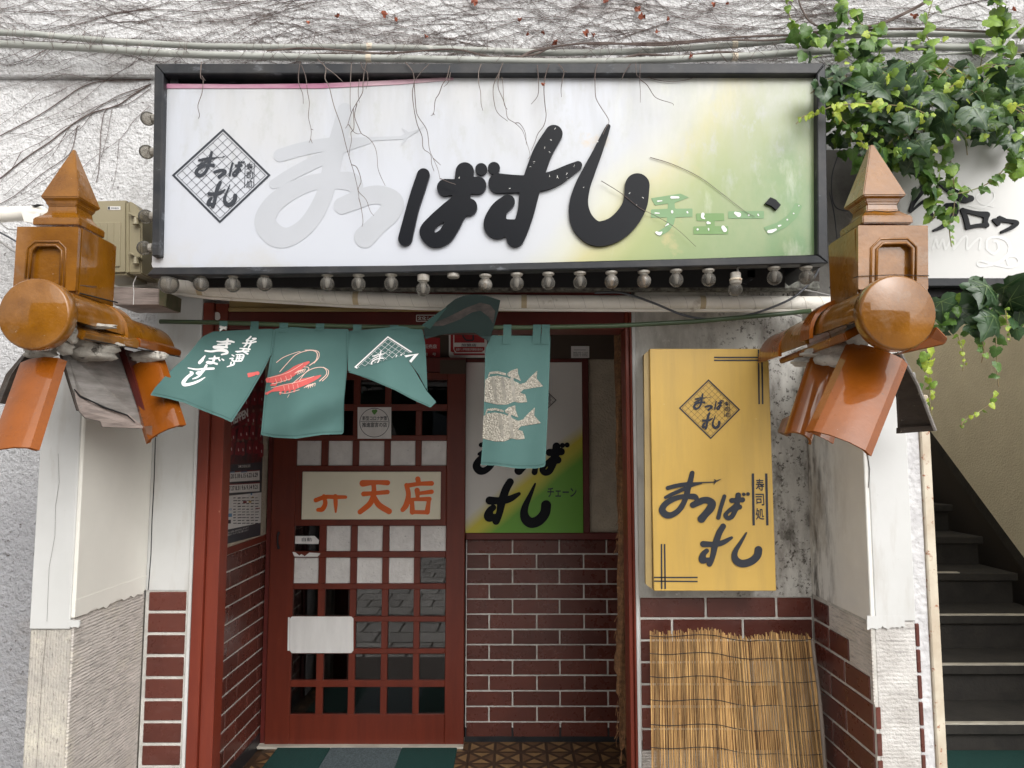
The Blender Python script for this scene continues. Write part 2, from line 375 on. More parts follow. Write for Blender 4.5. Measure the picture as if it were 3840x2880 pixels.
M['reed'] = mat('dried_reed', (.47, .285, .11), (.27, .15, .052), ns=14, rough=.6, rnd=.5, stretch=(2, 2, .5), layers=[((.13, .07, .03), 40, .66, .73, (1, 1, .5))])
M['twine'] = mat('black_twine', (.018, .016, .018), rough=.8)
M['cane'] = mat('grey_bamboo_cane', (.20, .16, .13), (.11, .09, .075), ns=12, rough=.6, stretch=(2, 2, .4))
M['fibre'] = mat('brown_palm_fibre', (.25, .125, .052), (.115, .055, .025), ns=30, rough=.95, stretch=(1.5, 1, 2.4), bump=[('n', 60, 1, (.5, 1, 2.5))])
M['sand'] = mat('sand_textured_panel', (.52, .45, .35), (.42, .36, .28), ns=12, rough=.95, bump=[('v', 110, .7), ('n', 150, .6)])
M['brown_panel'] = mat('dark_brown_transom', (.055, .036, .024), rough=.7)
M['room'] = mat('dim_interior', (.035, .028, .024), rough=.8)
M['black_base'] = mat('black_skirting', (.016, .017, .019), (.03, .03, .032), ns=12, rough=.35)
M['glass'] = glassmat('door_glass', (.55, .55, .55), fac=.035, rough=.012)
M['bulb'] = glassmat('dusty_bulb_glass', (.70, .675, .63), fac=.0, rough=.22, ior=1.25, dirt=.22)
M['bulb_rust'] = glassmat('rust_stained_bulb_glass', (.75, .60, .42), fac=.03, rough=.12, ior=1.45, dirt=.4)
M['paper'] = mat('creased_white_paper_pane', (.70, .68, .655), (.60, .58, .56), ns=16, rough=.5, bump=[('n', 60, .4)], layers=[((.17, .165, .17), 75, .63, .70, (1, 1, 1.3))])
M['sticker'] = mat('white_sticker', (.74, .72, .70), (.66, .64, .62), ns=9, rough=.5, stretch=(3, 1, .6))
M['cream'] = mat('cream_name_board', (.78, .73, .58), (.72, .67, .52), ns=3, rough=.35)
M['orange'] = mat('orange_lettering', (.80, .125, .006), (.72, .14, .03), ns=7, rough=.4)
M['mat_g'] = mat('green_door_mat', (.004, .062, .052), (.003, .036, .031), ns=220, rough=.98, bump=[('n', 320, 1)])
M['mat_b'] = mat('grey_blue_mat_stripe', (.13, .17, .18), (.055, .075, .085), ns=160, rough=.98, bump=[('n', 320, 1)])
M['fl1'] = mat('light_wood_mosaic', (.26, .155, .065), (.19, .11, .045), ns=20, rough=.5)
M['fl2'] = mat('mid_wood_mosaic', (.13, .068, .030), (.095, .05, .022), ns=20, rough=.5)
M['fl3'] = mat('dark_wood_mosaic', (.050, .026, .014), rough=.55)
M['stair'] = mat('dark_stair_concrete', (.034, .030, .026), (.021, .019, .017), ns=9, rough=.85, bump=[('n', 60, .4)])
M['nosing'] = mat('pale_stair_nosing', (.58, .54, .46), (.38, .35, .30), ns=20, rough=.6, stretch=(.4, 1, 1))
M['tanwall'] = mat('tan_sprayed_wall', (.74, .68, .54), (.68, .62, .49), ns=5, rough=.9, bump=[('v', 90, .5), ('n', 130, .5)])
M['rustwhite'] = mat('rusting_white_steel', (.62, .56, .45), (.5, .42, .32), ns=12, rough=.6, layers=[((.30, .09, .03), 30, .58, .64)])
M['box'] = mat('beige_plastic_box', (.285, .245, .155), (.26, .225, .142), ns=3, rough=.45)
M['porcelain'] = mat('white_porcelain_socket', (.42, .40, .36), (.26, .235, .20), ns=60, rough=.4, layers=[((.2, .1, .05), 90, .62, .68)])
M['socket_br'] = mat('brown_socket', (.20, .115, .065), (.12, .07, .045), ns=30, rough=.6)
M['dark'] = mat('dark_void', (.012, .011, .012), rough=.9)
M['mossy'] = mat('cracked_lichen_band', (.25, .25, .22), (.045, .042, .038), ns=45, rough=.95, bump=[('v', 60, .8)])
M['cable'] = mat('dark_grey_cable', (.055, .058, .066), rough=.45)
M['cable_l'] = mat('pale_grey_cable', (.27, .26, .25), rough=.5)
M['vine'] = mat('brown_vine_stem', (.085, .058, .052), (.16, .125, .11), ns=25, rough=.9)
M['twig'] = mat('pale_grey_twig', (.10, .075, .068), (.20, .165, .145), ns=12, rough=.9)
M['lap'] = mat('wrapping_edge', (.42, .39, .35), rough=.6)
M['deadleaf'] = mat('dead_russet_leaf', (.30, .085, .04), (.16, .04, .022), ns=40, rough=.8, rnd=.3)
M['paver'] = mat('paving_stone', (.52, .495, .47), (.42, .40, .38), ns=4, rough=.85, rnd=.15)
M['asphalt'] = mat('street_paving', (.30, .285, .27), (.22, .21, .2), ns=3, rough=.85)
M['bldg'] = mat('opposite_building_wall', (.30, .28, .26), (.22, .21, .2), ns=.5, rough=.9)
M['bldg_win'] = mat('opposite_window', (.04, .05, .06), rough=.1)
# ================================================================ materials with a printed gradient
def gradmat(name, dx, dz, o, stops, rough=.35, nz=.08, layers=(), bump=.03):
    m = mat(name, stops[0][1], rough=rough, bump=[('n', 30, bump)]); t = m.node_tree; N = t.nodes; L = t.links
    g = N.new('ShaderNodeNewGeometry'); d = N.new('ShaderNodeVectorMath'); d.operation = 'DOT_PRODUCT'; d.inputs[1].default_value = (dx, 0, dz); L.new(g.outputs['Position'], d.inputs[0])
    n = N.new('ShaderNodeTexNoise'); n.inputs['Scale'].default_value = 3; n.inputs['Detail'].default_value = 6; L.new(g.outputs['Position'], n.inputs['Vector'])
    a = N.new('ShaderNodeMath'); a.operation = 'MULTIPLY_ADD'; a.inputs[1].default_value = nz; a.inputs[2].default_value = -o - nz / 2; L.new(n.outputs['Fac'], a.inputs[0])
    b = N.new('ShaderNodeMath'); L.new(a.outputs[0], b.inputs[0]); L.new(d.outputs['Value'], b.inputs[1])
    r = N.new('ShaderNodeValToRGB'); e = r.color_ramp.elements
    e[0].position, e[0].color = stops[0][0], stops[0][1] + (1,); e[1].position, e[1].color = stops[-1][0], stops[-1][1] + (1,)
    for p, c in stops[1:-1]: q = e.new(p); q.color = c + (1,)
    L.new(b.outputs[0], r.inputs[0]); col = r.outputs[0]
    for c, sc, lo, hi, st, zr in layers:
        mp = N.new('ShaderNodeVectorMath'); mp.operation = 'MULTIPLY'; mp.inputs[1].default_value = st; L.new(g.outputs['Position'], mp.inputs[0])
        n2 = N.new('ShaderNodeTexNoise'); n2.inputs['Scale'].default_value = sc; n2.inputs['Detail'].default_value = 7; n2.inputs['Roughness'].default_value = .65; L.new(mp.outputs[0], n2.inputs['Vector'])
        q = N.new('ShaderNodeMapRange'); q.inputs['From Min'].default_value = lo; q.inputs['From Max'].default_value = hi; L.new(n2.outputs['Fac'], q.inputs[0]); f = q.outputs[0]
        for ax, z0, z1 in zr:
            s = N.new('ShaderNodeSeparateXYZ'); L.new(g.outputs['Position'], s.inputs[0]); z = N.new('ShaderNodeMapRange'); z.inputs['From Min'].default_value = z0; z.inputs['From Max'].default_value = z1; L.new(s.outputs[ax], z.inputs[0])
            k = N.new('ShaderNodeMath'); k.operation = 'MULTIPLY'; L.new(f, k.inputs[0]); L.new(z.outputs[0], k.inputs[1]); f = k.outputs[0]
        x = N.new('ShaderNodeMix'); x.data_type = 'RGBA'; L.new(f, x.inputs[0]); L.new(col, x.inputs[6]); x.inputs[7].default_value = c + (1,); col = x.outputs[2]
    L.new(col, N['Principled BSDF'].inputs['Base Color']); return m
SY = 2.08                                                     # depth of the big sign's front
zb, zt = ZA(1030, SY), ZA(290, SY)
def gx(px): return (px - PX) * SY / F
M['sign'] = gradmat('faded_sign_face', 1, -.9, gx(2150) - .9 * ZA(950, SY) - .36,
    [(0, (.49, .51, .56)), (.22, (.48, .495, .525)), (.32, (.51, .51, .43)), (.40, (.47, .44, .22)), (.53, (.29, .335, .125)), (.72, (.18, .265, .10)), (1, (.155, .265, .12))], nz=.22,
    layers=[((.36, .36, .355), 7, .36, .72, (1.6, 1, .25), ((2, zt - .34, zt - .02),)), ((.50, .50, .50), 3, .45, .7, (1, 1, .5), ((2, zt - .5, zt),)), ((.47, .45, .41), 8, .45, .75, (1, 1, 1), ((0, -.55, -.75), (2, zb + .12, zb + .02))), ((.55, .56, .48), 9, .58, .8, (1, 1, .3), ((0, .1, .5),)), ((.30, .33, .17), 4, .45, .75, (1, 1, .6), ((0, .3, .85),)), ((.40, .41, .40), 20, .55, .75, (1, 1, .5), ((2, zt - .5, zt - .1),)),
            ((.42, .42, .36), 14, .5, .62, (.7, 1, 2), ((2, zb + .035, zb + .005),)), ((.09, .14, .05), 24, .42, .56, (.5, 1, 3), ((2, zb + .042, zb + .02), (0, .15, .4))), ((.56, .40, .20), 5, .60, .78, (1, 1, 1), ((0, .1, .22), (0, .62, .45)))])
IY = 3.47; IZO = 0
M['inner'] = gradmat('bright_sign_face', .82, -1, -1.6 + IZO,
    [(0, (.66, .64, .61)), (.28, (.62, .60, .56)), (.36, (.58, .50, .05)), (.40, (.50, .48, .05)), (.47, (.13, .34, .03)), (1, (.10, .30, .025))], nz=.05, bump=.0,
    layers=[((.38, .10, .17), 2, -1, -.5, (1, 1, 1), ((2, 1.72, 2.05), (0, -.16, -.24)))])

# ================================================================ ground, floor
def ground():
    m = MB().box(-14, 14, -22, 2.0, -.30, -.02); g = m.build('street_ground', M['asphalt']); tag(g, kind='structure')
    # paving stones of the street in front of the shop, seen only mirrored in the door glass
    me = bpy.data.meshes.new('paving_stone'); b = bmesh.new(); bmesh.ops.create_cube(b, size=1); b.to_mesh(me); b.free(); me.materials.append(M['paver'])
    for i in range(16):
        for j in range(18):
            o = bpy.data.objects.new('paving_stone', me); COL.objects.link(o); o.parent = g
            o.location = (-2.4 + i * .30 + (j % 2) * .15, 1.8 - j * .30, -.008); o.scale = (.278, .278, .03)
ground()
FZ = .096
fl = tag(MB().box(-1.6, 1.10, 2.0, 5.0, -.16, FZ - .012).build('entrance_floor', M['fl3']), kind='structure')
def floor_tiles():
    s = .118; ms = {}
    for k in range(2):
        m = MB(); a = .052; z = .004; w = .010
        m.box(-s / 2 + .0008, s / 2 - .0008, -s / 2 + .0008, s / 2 - .0008, -.008, 0, 0)
        for q in range(4):
            t = q * math.pi / 2; c, d = math.cos(t), math.sin(t)
            P = [(w * 1.2, 0), (a, a - w * 1.2), (a, -a + w * 1.2)]
            m.add([(x * c - y * d, x * d + y * c, .0012) for x, y in P], [(0, 1, 2)], 1 + (q + k) % 2)
        me = bpy.data.meshes.new('floor_tile'); me.from_pydata(m.v, [], m.f); me.polygons.foreach_set('material_index', m.mi)
        for x in ('fl3', 'fl1', 'fl2'): me.materials.append(M[x])
        ms[k] = me
    for i in range(15):
        for j in range(8):
            o = bpy.data.objects.new('floor_tile', ms[(i + j) % 2]); COL.objects.link(o); o.parent = fl
            o.location = (-1.14 + (i + .5) * s, 3.48 - (j + .5) * s, FZ - .003); o.rotation_euler.z = 0
floor_tiles()
tag(MB().box(1.101, 3.3, 2.0, 7.6, -.16, .05).build('stair_floor', M['stair']), kind='structure')

# ================================================================ bricks
_bm = {}
def brickmesh(w, h, d):
    k = (round(w, 3), round(h, 3), round(d, 3))
    if k not in _bm:
        b = bmesh.new(); bmesh.ops.create_cube(b, size=1); bmesh.ops.scale(b, vec=(k[0], k[2], k[1]), verts=b.verts)
        bmesh.ops.bevel(b, geom=list(b.edges), offset=.0022, segments=1, affect='EDGES', clamp_overlap=True)
        me = bpy.data.meshes.new('brick'); b.to_mesh(me); b.free(); me.materials.append(M['brick']); _bm[k] = me
    return _bm[k]
def brick(parent, a, z, w, h, plane, axis='x', d=.012):
    """one tile: a..a+w along the wall, z..z+h; plane = its wall's face"""
    o = bpy.data.objects.new('brick', brickmesh(w, h, d)); COL.objects.link(o); o.parent = parent
    if axis == 'x': p = Vector((a + w / 2, plane + d / 2 - .0035, z + h / 2))
    else: p = Vector((plane + (d / 2 - .0035) * (1 if plane > 0 else -1), a + w / 2, z + h / 2)); o.rotation_euler.z = R(90)
    o.location = p - root_loc(parent) + Vector((0, 0, random.uniform(-.0006, .0006))); o.rotation_euler.y += random.uniform(-.003, .003)
    return o

WY = 2.42; MAINY = 2.46; BY = 3.50; FY = 2.03
z_top = ZA(-260, WY); z_lint = ZA(1105, WY)
# ---------------------------------------------------------------- facade wall
fw = thing('facade_wall', 'rough white stucco wall of the upper floor covered with bare vines', 'wall', (0, MAINY, 2.0))
lz = ZA(298, MAINY)
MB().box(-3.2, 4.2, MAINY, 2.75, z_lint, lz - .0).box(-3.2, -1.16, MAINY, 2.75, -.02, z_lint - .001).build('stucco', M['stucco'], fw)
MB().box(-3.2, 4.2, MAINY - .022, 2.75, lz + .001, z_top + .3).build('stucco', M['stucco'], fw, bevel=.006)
# ---------------------------------------------------------------- left door wall: plaster strip and brick column
lw = thing('door_wall', 'narrow smooth white plaster wall left of the entrance with one column of brown tiles', 'wall', (-1.14, WY, 0))
zl0 = ZA(2214, WY); xl0, xl1 = -1.222, -1.078
MB().box(xl0, xl1, WY, 2.56, zl0, z_lint + .10).build('plaster', M['plaster'], lw)
MB().box(xl0, xl1, WY + .004, 2.56, -.02, zl0 - .001).build('mortar', M['mortar'], lw)
MB().box(xl1 + .0005, xl1 + .011, WY - .006, 2.5, -.02, z_lint).build('caulk_strip', M['plaster'], lw, bevel=.002)
ph = .0704
for i in range(20):
    z = zl0 - (i + 1) * ph + .004
    if z < -.02: break
    w = .124; brick(lw, xl0 + .012, z, w, ph - .009, WY + .004)
# long crack beside the pier
MB().tube([U(x, y, WY - .0004) for x, y in [(583, 1640), (578, 1800), (570, 1950), (566, 2080), (556, 2212)]], .0015, 5).build('crack', M['dark'], lw)
# ---------------------------------------------------------------- right door wall with moulds, bricks behind the reed screen
rw = thing('door_wall', 'mould stained plaster wall right of the entrance carrying the gold sign above brown tiles', 'wall', (.7, WY, 0))
xr0, xr1 = XA(2397, WY, 2200) , 1.0; zr0 = ZA(2238, WY); zrb = ZA(2778, WY)
MB().box(xr0, xr1, WY, 2.56, zr0, z_lint + .10).build('plaster', M['plaster_mould'], rw)
MB().box(xr0, xr1, WY + .004, 2.56, zrb, zr0 - .001).build('mortar', M['mortar'], rw)
MB().box(xr0, xr1, WY + .008, 2.56, -.02, zrb - .001).build('render', M['comb_h'], rw)
MB().box(xr0 - .012, xr0 - .0005, WY - .004, 2.5, -.02, z_lint).build('caulk_strip', M['plaster'], rw, bevel=.002)
rowh = .0708; bl = .228; gap = .0075
j1, j2 = XA(2647, WY, 2270), XA(2521, WY, 2350)
for i in range(7):
    j = (j1 if i % 2 == 0 else j2); xs = [j + k * (bl + gap) for k in range(-3, 5)]
    for a in xs:
        a0 = max(a + gap / 2, xr0 + .003); a1 = min(a + bl + gap / 2, xr1 - .003)
        if i < 3 or a0 < .70:
            if a1 - a0 > .02: brick(rw, a0, zr0 - (i + 1) * rowh + .004, a1 - a0, rowh - gap, WY + .004)
# ---------------------------------------------------------------- piers
zst = [ZA(v, 1.98) for v in (2234, 2300, 2390, 2480)]
lp = thing('gate_pier', 'white plastered pier left of the entrance with combed bare render below', 'pier', (-1.28, 2.2, 0))
ptop = ZA(1290, FY)
zc = ZA(2333, FY); zc2 = ZA(2212, WY)
m = MB().box(-1.345, -1.232, FY, 2.45, zc - .02, ptop); m.build('plaster', M['plaster'], lp, bevel=.003)
# right side skin: plaster with warm light painted in above, combed render below, dividing line rising to the back is level in the world
MB().box(-1.2315, -1.220, FY - .0, WY - .0005, zc + .01, ptop).build('side_plaster', M['plaster_lit'], lp, bevel=.003)
MB().box(-1.345, -1.232, FY + .006, 2.45, -.02, zc - .021).build('front_render', M['comb_v'], lp, bevel=.003)
MB().box(-1.2315, -1.224, FY + .006, WY - .0005, -.02, zc + .009).build('side_render', M['comb_h'], lp, bevel=.003)
zz = zc - .008
def ragged(x0, x1, yt, yb, amp, seed, y1=None):
    r = random.Random(seed); n = 34; y1 = yb if y1 is None else y1
    return [(x0, yt), (x1, yt)] + [(x1 + (x0 - x1) * k / n, y1 + (yb - y1) * k / n + r.uniform(-amp, amp) * (1.6 if k % 5 == 0 else .6)) for k in range(n + 1)]
MB().prism([Vector((-1.2198, y, zc + .012 + random.uniform(-.010, .006))) for y in [FY + k * .0195 for k in range(20)]] + [Vector((-1.2198, WY - .002, zc + .06)), Vector((-1.2198, FY, zc + .06))], (.0012, 0, 0)).build('plaster_edge', M['plaster_lit'], lp)
sheet('plaster_edge', sd_poly(ragged(152, 298, 2326, 2352, 6, 1)), flat(FY + .0002), M['plaster'], lp, 4, thick=.005)
MB().tube([U(x, y, FY - .001) for x, y in [(218, 1700), (222, 1810), (208, 1900), (206, 2010), (184, 2130), (180, 2230), (176, 2330)]], .00035, 4).build('crack', M['darkwood'], lp)
MB().tube([U(x, y, FY + .003) for x, y in [(176, 2360), (160, 2500), (150, 2650), (136, 2880)]], .0004, 4).build('crack', M['darkwood'], lp)

rp = thing('gate_pier', 'white plastered pier right of the entrance, its inner side clad in brown tiles', 'pier', (1.08, 2.2, 0))
MB().box(1.0125, 1.126, FY, 2.56, ZA(2330, FY), ptop).build('plaster', M['plaster'], rp, bevel=.003)
MB().box(1.0, 1.012, FY - .0, 2.56, ZA(2335, FY), ptop).build('side_plaster', M['plaster_streak'], rp, bevel=.002)
MB().box(1.0125, 1.126, FY + .006, 2.56, -.02, ZA(2330, FY) - .001).build('front_render', M['comb_r'], rp, bevel=.003)
MB().box(1.003, 1.012, FY + .004, 2.56, -.02, ZA(2335, FY) - .001).build('side_mortar', M['mortar'], rp)
sheet('plaster_edge', sd_poly(ragged(3252, 3393, 2310, 2360, 6, 2, 2350)), flat(FY - .0004), M['plaster'], rp, 4, thick=.006)
for (y0, y1, h) in [(2.41, 2.19, 0)]:
    pass
steps = [2.30, 2.17, 2.05]
for i in range(13):
    z = zr0 - (i + 1) * rowh + .004
    yf = steps[i] if i < 3 else FY + .010
    js = [2.405 - (.10 if i % 2 else .20) - k * .237 for k in range(3)]
    ys = [WY - .004] + [y for y in js if yf + .03 < y < WY - .03] + [yf]
    for a, b in zip(ys[:-1], ys[1:]):
        brick(rp, b + gap / 2, z, a - b - gap, rowh - gap, 1.003, axis='y')
    if i < 3: MB().box(.9995, 1.0028, FY + .002, yf - .006, z - .002, z + rowh - .002).build('side_render', M['comb_h'], rp)
    if i >= 3: MB().box(1.004, 1.016, FY + .0005, FY + .010, z + .003, z + rowh - gap - .003).build('brick_end', M['brick'], rp)
MB().tube([U(x, y, FY - .001) for x, y in [(3250, 1700), (3262, 1760), (3256, 1830)]], .001, 4).build('crack', M['darkwood'], rp)
sw = thing('pier_return_wall', 'narrow rough white render strip with brown tile edges beside the rusty steel post', 'wall', (1.15, 2.2, 0))
MB().box(1.1265, 1.168, FY + .012, 2.56, -.02, ptop - .08).build('render', M['rough_white'], sw, bevel=.003)
for i in range(9):
    z = ZA(2335, FY) - (i + 1) * rowh + .004
    brick(sw, 1.128, z, .011, rowh - .008, FY + .011)
tag(MB().box(1.1685, 1.196, FY + .004, 2.30, -.02, ZA(1480, FY)).build('steel_post', M['rustwhite'], bevel=.003), 'rust spotted cream steel post at the edge of the stairwell', 'post')

# ---------------------------------------------------------------- entrance frame (red)
ef = thing('entrance_frame', 'oxblood red painted frame around the shop entrance with a cream rail under the pipe', 'door frame', (-.3, WY, 0))
zb0 = ZA(1227, WY); zb1 = ZA(1160, WY)
MB().box(-1.066, -1.030, WY - .002, 2.50, -.02, ZA(1135, WY)).build('post', M['red'], ef, bevel=.002)
MB().box(-1.0295, -.985, WY + .012, 2.50, -.02, ZA(1135, WY)).build('post', M['red'], ef, bevel=.002)
MB().box(XA(2368, WY), xr0 - .0125, WY - .004, 2.50, -.02, ZA(1090, WY)).build('post', M['red'], ef, bevel=.002)
MB().box(XA(2352, WY), XA(2368, WY) - .0005, WY + .012, 2.53, -.02, ZA(1165, WY)).build('post', M['red'], ef, bevel=.002)
MB().box(-.9845, XA(2352, WY) - .0005, WY + .014, 2.56, ZA(1232, WY), ZA(1166, WY)).build('lintel', M['red_dark'], ef, bevel=.003)
MB().box(-.9845, XA(2368, WY) - .001, WY + .010, 2.56, ZA(1165, WY), ZA(1150, WY)).build('cream_rail', M['yellow_side'], ef, bevel=.002)
MB().box(-.9845, XA(2368, WY) - .001, WY + .016, 2.56, ZA(1149, WY), ZA(1112, WY)).build('cream_rail', M['yellow_side'], ef, bevel=.002)
MB().box(-.9845, XA(2368, WY) - .001, WY + .005, 2.56, ZA(1111, WY), ZA(1075, WY)).build('lintel', M['red_dark'], ef)
t = TX(flat(WY + .0125), .001); t.path([(1562, 1182), (1640, 1182), (1640, 1205), (1562, 1205), (1562, 1182)], 2.5); t.put('文化シヤッター', 1566, 1186, 1680, 1201, .01); t.build('shutter_plate', M['sticker'], ef)
t = TX(flat(WY + .011), .001); 
sheet('round_sticker', sd_strokes([[(814, 1181, 11), (815, 1190, 11)]]), flat(WY + .0115), M['sticker'], ef, 3)
# ---------------------------------------------------------------- recess: ceiling, reveals, back wall
rc = thing('porch_ceiling', 'plain ceiling of the recessed porch above the sliding door', 'ceiling', (-.3, 3, 2.1))
cz = CH + .66
MB().box(-1.20, .62, 2.565, 3.56, cz, cz + .06).build('ceiling_board', M['plaster'], rc)
lr = thing('porch_side_wall', 'tiled side wall of the porch with a sand textured upper half behind the poster', 'wall', (-1.18, 3, 0))
RX = -1.176; zq0 = ZA(2022, BY); rq = .0712; zbase = ZA(2729, BY)
MB().box(RX - .06, RX - .004, 2.50, BY - .001, zbase, zq0 + .0).build('mortar', M['mortar'], lr)
MB().box(RX - .06, RX + .002, 2.50, BY - .001, zq0 + .001, zq0 + .030).build('sill', M['red'], lr)
MB().box(RX - .06, RX - .002, 2.50, BY - .001, zq0 + .0305, cz).build('sand_panel', M['sand'], lr)
MB().box(RX - .06, RX + .004, 2.50, BY - .001, -.02, zbase - .001).build('skirting', M['black_base'], lr)
MB().box(RX - .06, RX + .006, 2.499, 2.80, -.02, cz).build('inner_jamb', M['red_dark'], lr)
nrow = 13
for i in range(nrow):
    z = zq0 - (i + 1) * rq + .004
    js = [BY - (.0 if i % 2 else .118) - k * .237 for k in range(6)]
    ys = [BY - .004] + [y for y in js if 2.83 < y < BY - .02] + [2.805]
    for a, b in zip(ys[:-1], ys[1:]): brick(lr, b + gap / 2, z, a - b - gap, rq - gap, RX - .004, axis='y')
bw = thing('porch_back_wall', 'brown tiled wall with red rails right of the sliding door, under the green and white signboard', 'wall', (.2, BY, 0))
xd = XA(1746, BY, 2400); xe = .60
MB().box(xd, xe, BY + .004, 3.60, zbase, zq0).build('mortar', M['mortar'], bw)
MB().box(xd, xe, BY + .002, 3.60, -.02, zbase - .001).build('skirting', M['black_base'], bw)
MB().box(xd, xe, BY - .03, BY + .001, ZA(2812, BY), ZA(2806, BY)).build('floor_trim', M['nosing'], bw)
for i in range(nrow):
    z = zq0 - (i + 1) * rq + .004
    js = [XA(v, BY, 2400) for v in ((1747, 1922, 2099, 2278, 2455) if i % 2 == 0 else (1747, 1834, 2013, 2191, 2369))]
    js = [min(j, xe) for j in js]
    for a, b in zip(js[:-1], js[1:]):
        if b - a > .02: brick(bw, a + gap / 2, z, b - a - gap, rq - gap, BY + .004)
zs1 = ZA(1996, BY)
MB().box(xd, xe, BY - .028, 3.60, zq0 + .0005, zs1).build('rail', M['red_dark'], bw, bevel=.003)
# upper: sand panel right, red frame around signboard, brown transom
xs0, xs1, xs2 = XA(1748, BY, 1700), XA(2183, BY, 1700), XA(2207, BY, 1700)
ztt = ZA(1348, BY)
MB().box(xs2 + .0005, xe, BY, 3.60, zs1 + .0005, ztt).build('sand_panel', M['sand'], bw)
MB().box(xs1 + .0, xs2, BY - .03, 3.60, zs1 + .0005, ztt).build('frame_rail', M['red_dark'], bw, bevel=.003)
MB().box(xs0, xs1 - .0005, BY - .03, 3.60, ZA(1361, BY), ztt).build('frame_rail', M['red_dark'], bw, bevel=.003)
MB().box(-1.17, xe, BY - .02, 3.60, ztt + .0005, cz - .001).build('transom', M['brown_panel'], bw)
rr = tag(MB().box(xe + .001, xe + .06, 2.54, 3.60, -.02, cz).build('porch_right_wall', M['brick']), 'plain brown right side wall of the porch behind the fibre blind', 'wall')
# signboard on the back wall
ib = thing('inner_signboard', 'white to green signboard with black brush letters beside the sliding door', 'signboard', (0, IY, 1.4))
MB().box(xs0 + .0005, xs1 - .001, IY, BY - .001, zs1 + .001, ZA(1361, BY) - .001).build('board', M['inner'], ib)

# ================================================================ sliding door
dr = thing('sliding_door', 'oxblood red lattice sliding door with papered and clear panes', 'door', (-.7, 3.44, 0))
DY = 3.42
def dx(px, v=2140): return XA(px, DY, v)
cols = [(1100, 1194), (1220, 1313), (1337, 1433), (1457, 1552), (1575, 1671)]
rows = [(1424, 1515), (1540, 1632), (1653, 1746), (1972, 2068), (2091, 2189), (2210, 2312), (2332, 2433), (2452, 2552), (2577, 2680)]
CX = [(dx(a), dx(b)) for a, b in cols]; RZ = [(ZA(b, DY), ZA(a, DY)) for a, b in rows]
dz0, dz1 = ZA(2797, DY), ZA(1397, DY); dxl, dxr = dx(1010), dx(1742)
MB().box(dxl, CX[0][0], DY, DY + .035, dz0, dz1).build('stile', M['red_door'], dr, bevel=.003)
MB().box(CX[4][1], dxr, DY, DY + .035, dz0, dz1).build('stile', M['red_door'], dr, bevel=.003)
MB().box(CX[0][0] + .0003, CX[4][1] - .0003, DY + .0005, DY + .034, RZ[0][1], dz1).build('rail', M['red_door'], dr, bevel=.002)
MB().box(CX[0][0] + .0003, CX[4][1] - .0003, DY + .0005, DY + .034, dz0, RZ[-1][0]).build('rail', M['red_door'], dr, bevel=.002)
edges = RZ
for i in range(len(RZ) - 1):
    MB().box(CX[0][0] + .0003, CX[4][1] - .0003, DY + .0005, DY + .034, RZ[i + 1][1], RZ[i][0]).build('rail' if i == 2 else 'glazing_bar', M['red_door'], dr, bevel=.002)
for i, (z0, z1) in enumerate(RZ):
    for k in range(4):
        MB().box(CX[k][1], CX[k + 1][0], DY + .0012, DY + .033, z0 + .0003, z1 - .0003).build('glazing_bar', M['red_door'], dr, bevel=.0015)
for i, (z0, z1) in enumerate(RZ):
    for k, (a, b) in enumerate(CX):
        paper = (i == 2) or (i == 3 and k > 0) or (i == 4 and k < 4)
        if i == 5 and 0: pass
        MB().box(a + .0004, b - .0004, DY + .014, DY + .018, z0 + .0004, z1 - .0004).build('pane', M['paper'] if paper else M['glass'], dr)
# name board with three characters, the upper half of the first one fallen off
nb = MB().box(XA(1132, 3.405, 1860), XA(1652, 3.405, 1860), 3.405, DY - .0005, ZA(1948, 3.405), ZA(1769, 3.405)).build('name_board', M['cream'], dr, bevel=.002)
def q3(pts, ox=650, oy=1600, k=.5425): return [(ox + p[0] * k, oy + p[1] * k) + ((p[2] * k,) if len(p) > 2 else ()) for p in pts]
ben = [[(985, 508, 12), (1050, 486, 11), (1120, 487, 11), (1190, 487, 9)], [(1040, 480, 10), (1050, 530, 12), (1030, 570, 13), (1000, 575, 10)], [(1120, 480, 11), (1122, 530, 11), (1122, 590, 5)]]
ten = [[(1310, 392, 18), (1400, 385, 12), (1480, 388, 14)], [(1315, 465, 13), (1390, 460, 11), (1480, 452, 12)], [(1385, 395, 12), (1385, 460, 13), (1360, 530, 15), (1290, 590, 13)], [(1385, 480, 12), (1420, 540, 16), (1490, 585, 16)]]
ten3 = [[(1690, 362, 14), (1695, 390, 12)], [(1615, 408, 12), (1700, 395, 11), (1785, 392, 13)], [(1612, 405, 12), (1625, 470, 13), (1610, 540, 15), (1585, 575, 12)], [(1685, 440, 14), (1688, 480, 11)], [(1690, 462, 9), (1785, 450, 12)],
        [(1650, 505, 10), (1652, 590, 14)], [(1650, 503, 9), (1770, 500, 12)], [(1768, 500, 10), (1755, 590, 14)], [(1655, 590, 10), (1755, 592, 11)]]
for st in (ben, ten, ten3):
    sheet('letter', sd_strokes([q3([(a, b, c * 1.3) for a, b, c in s]) for s in st]), flat(3.4035), M['orange'], nb, 2.2, thick=.0012)
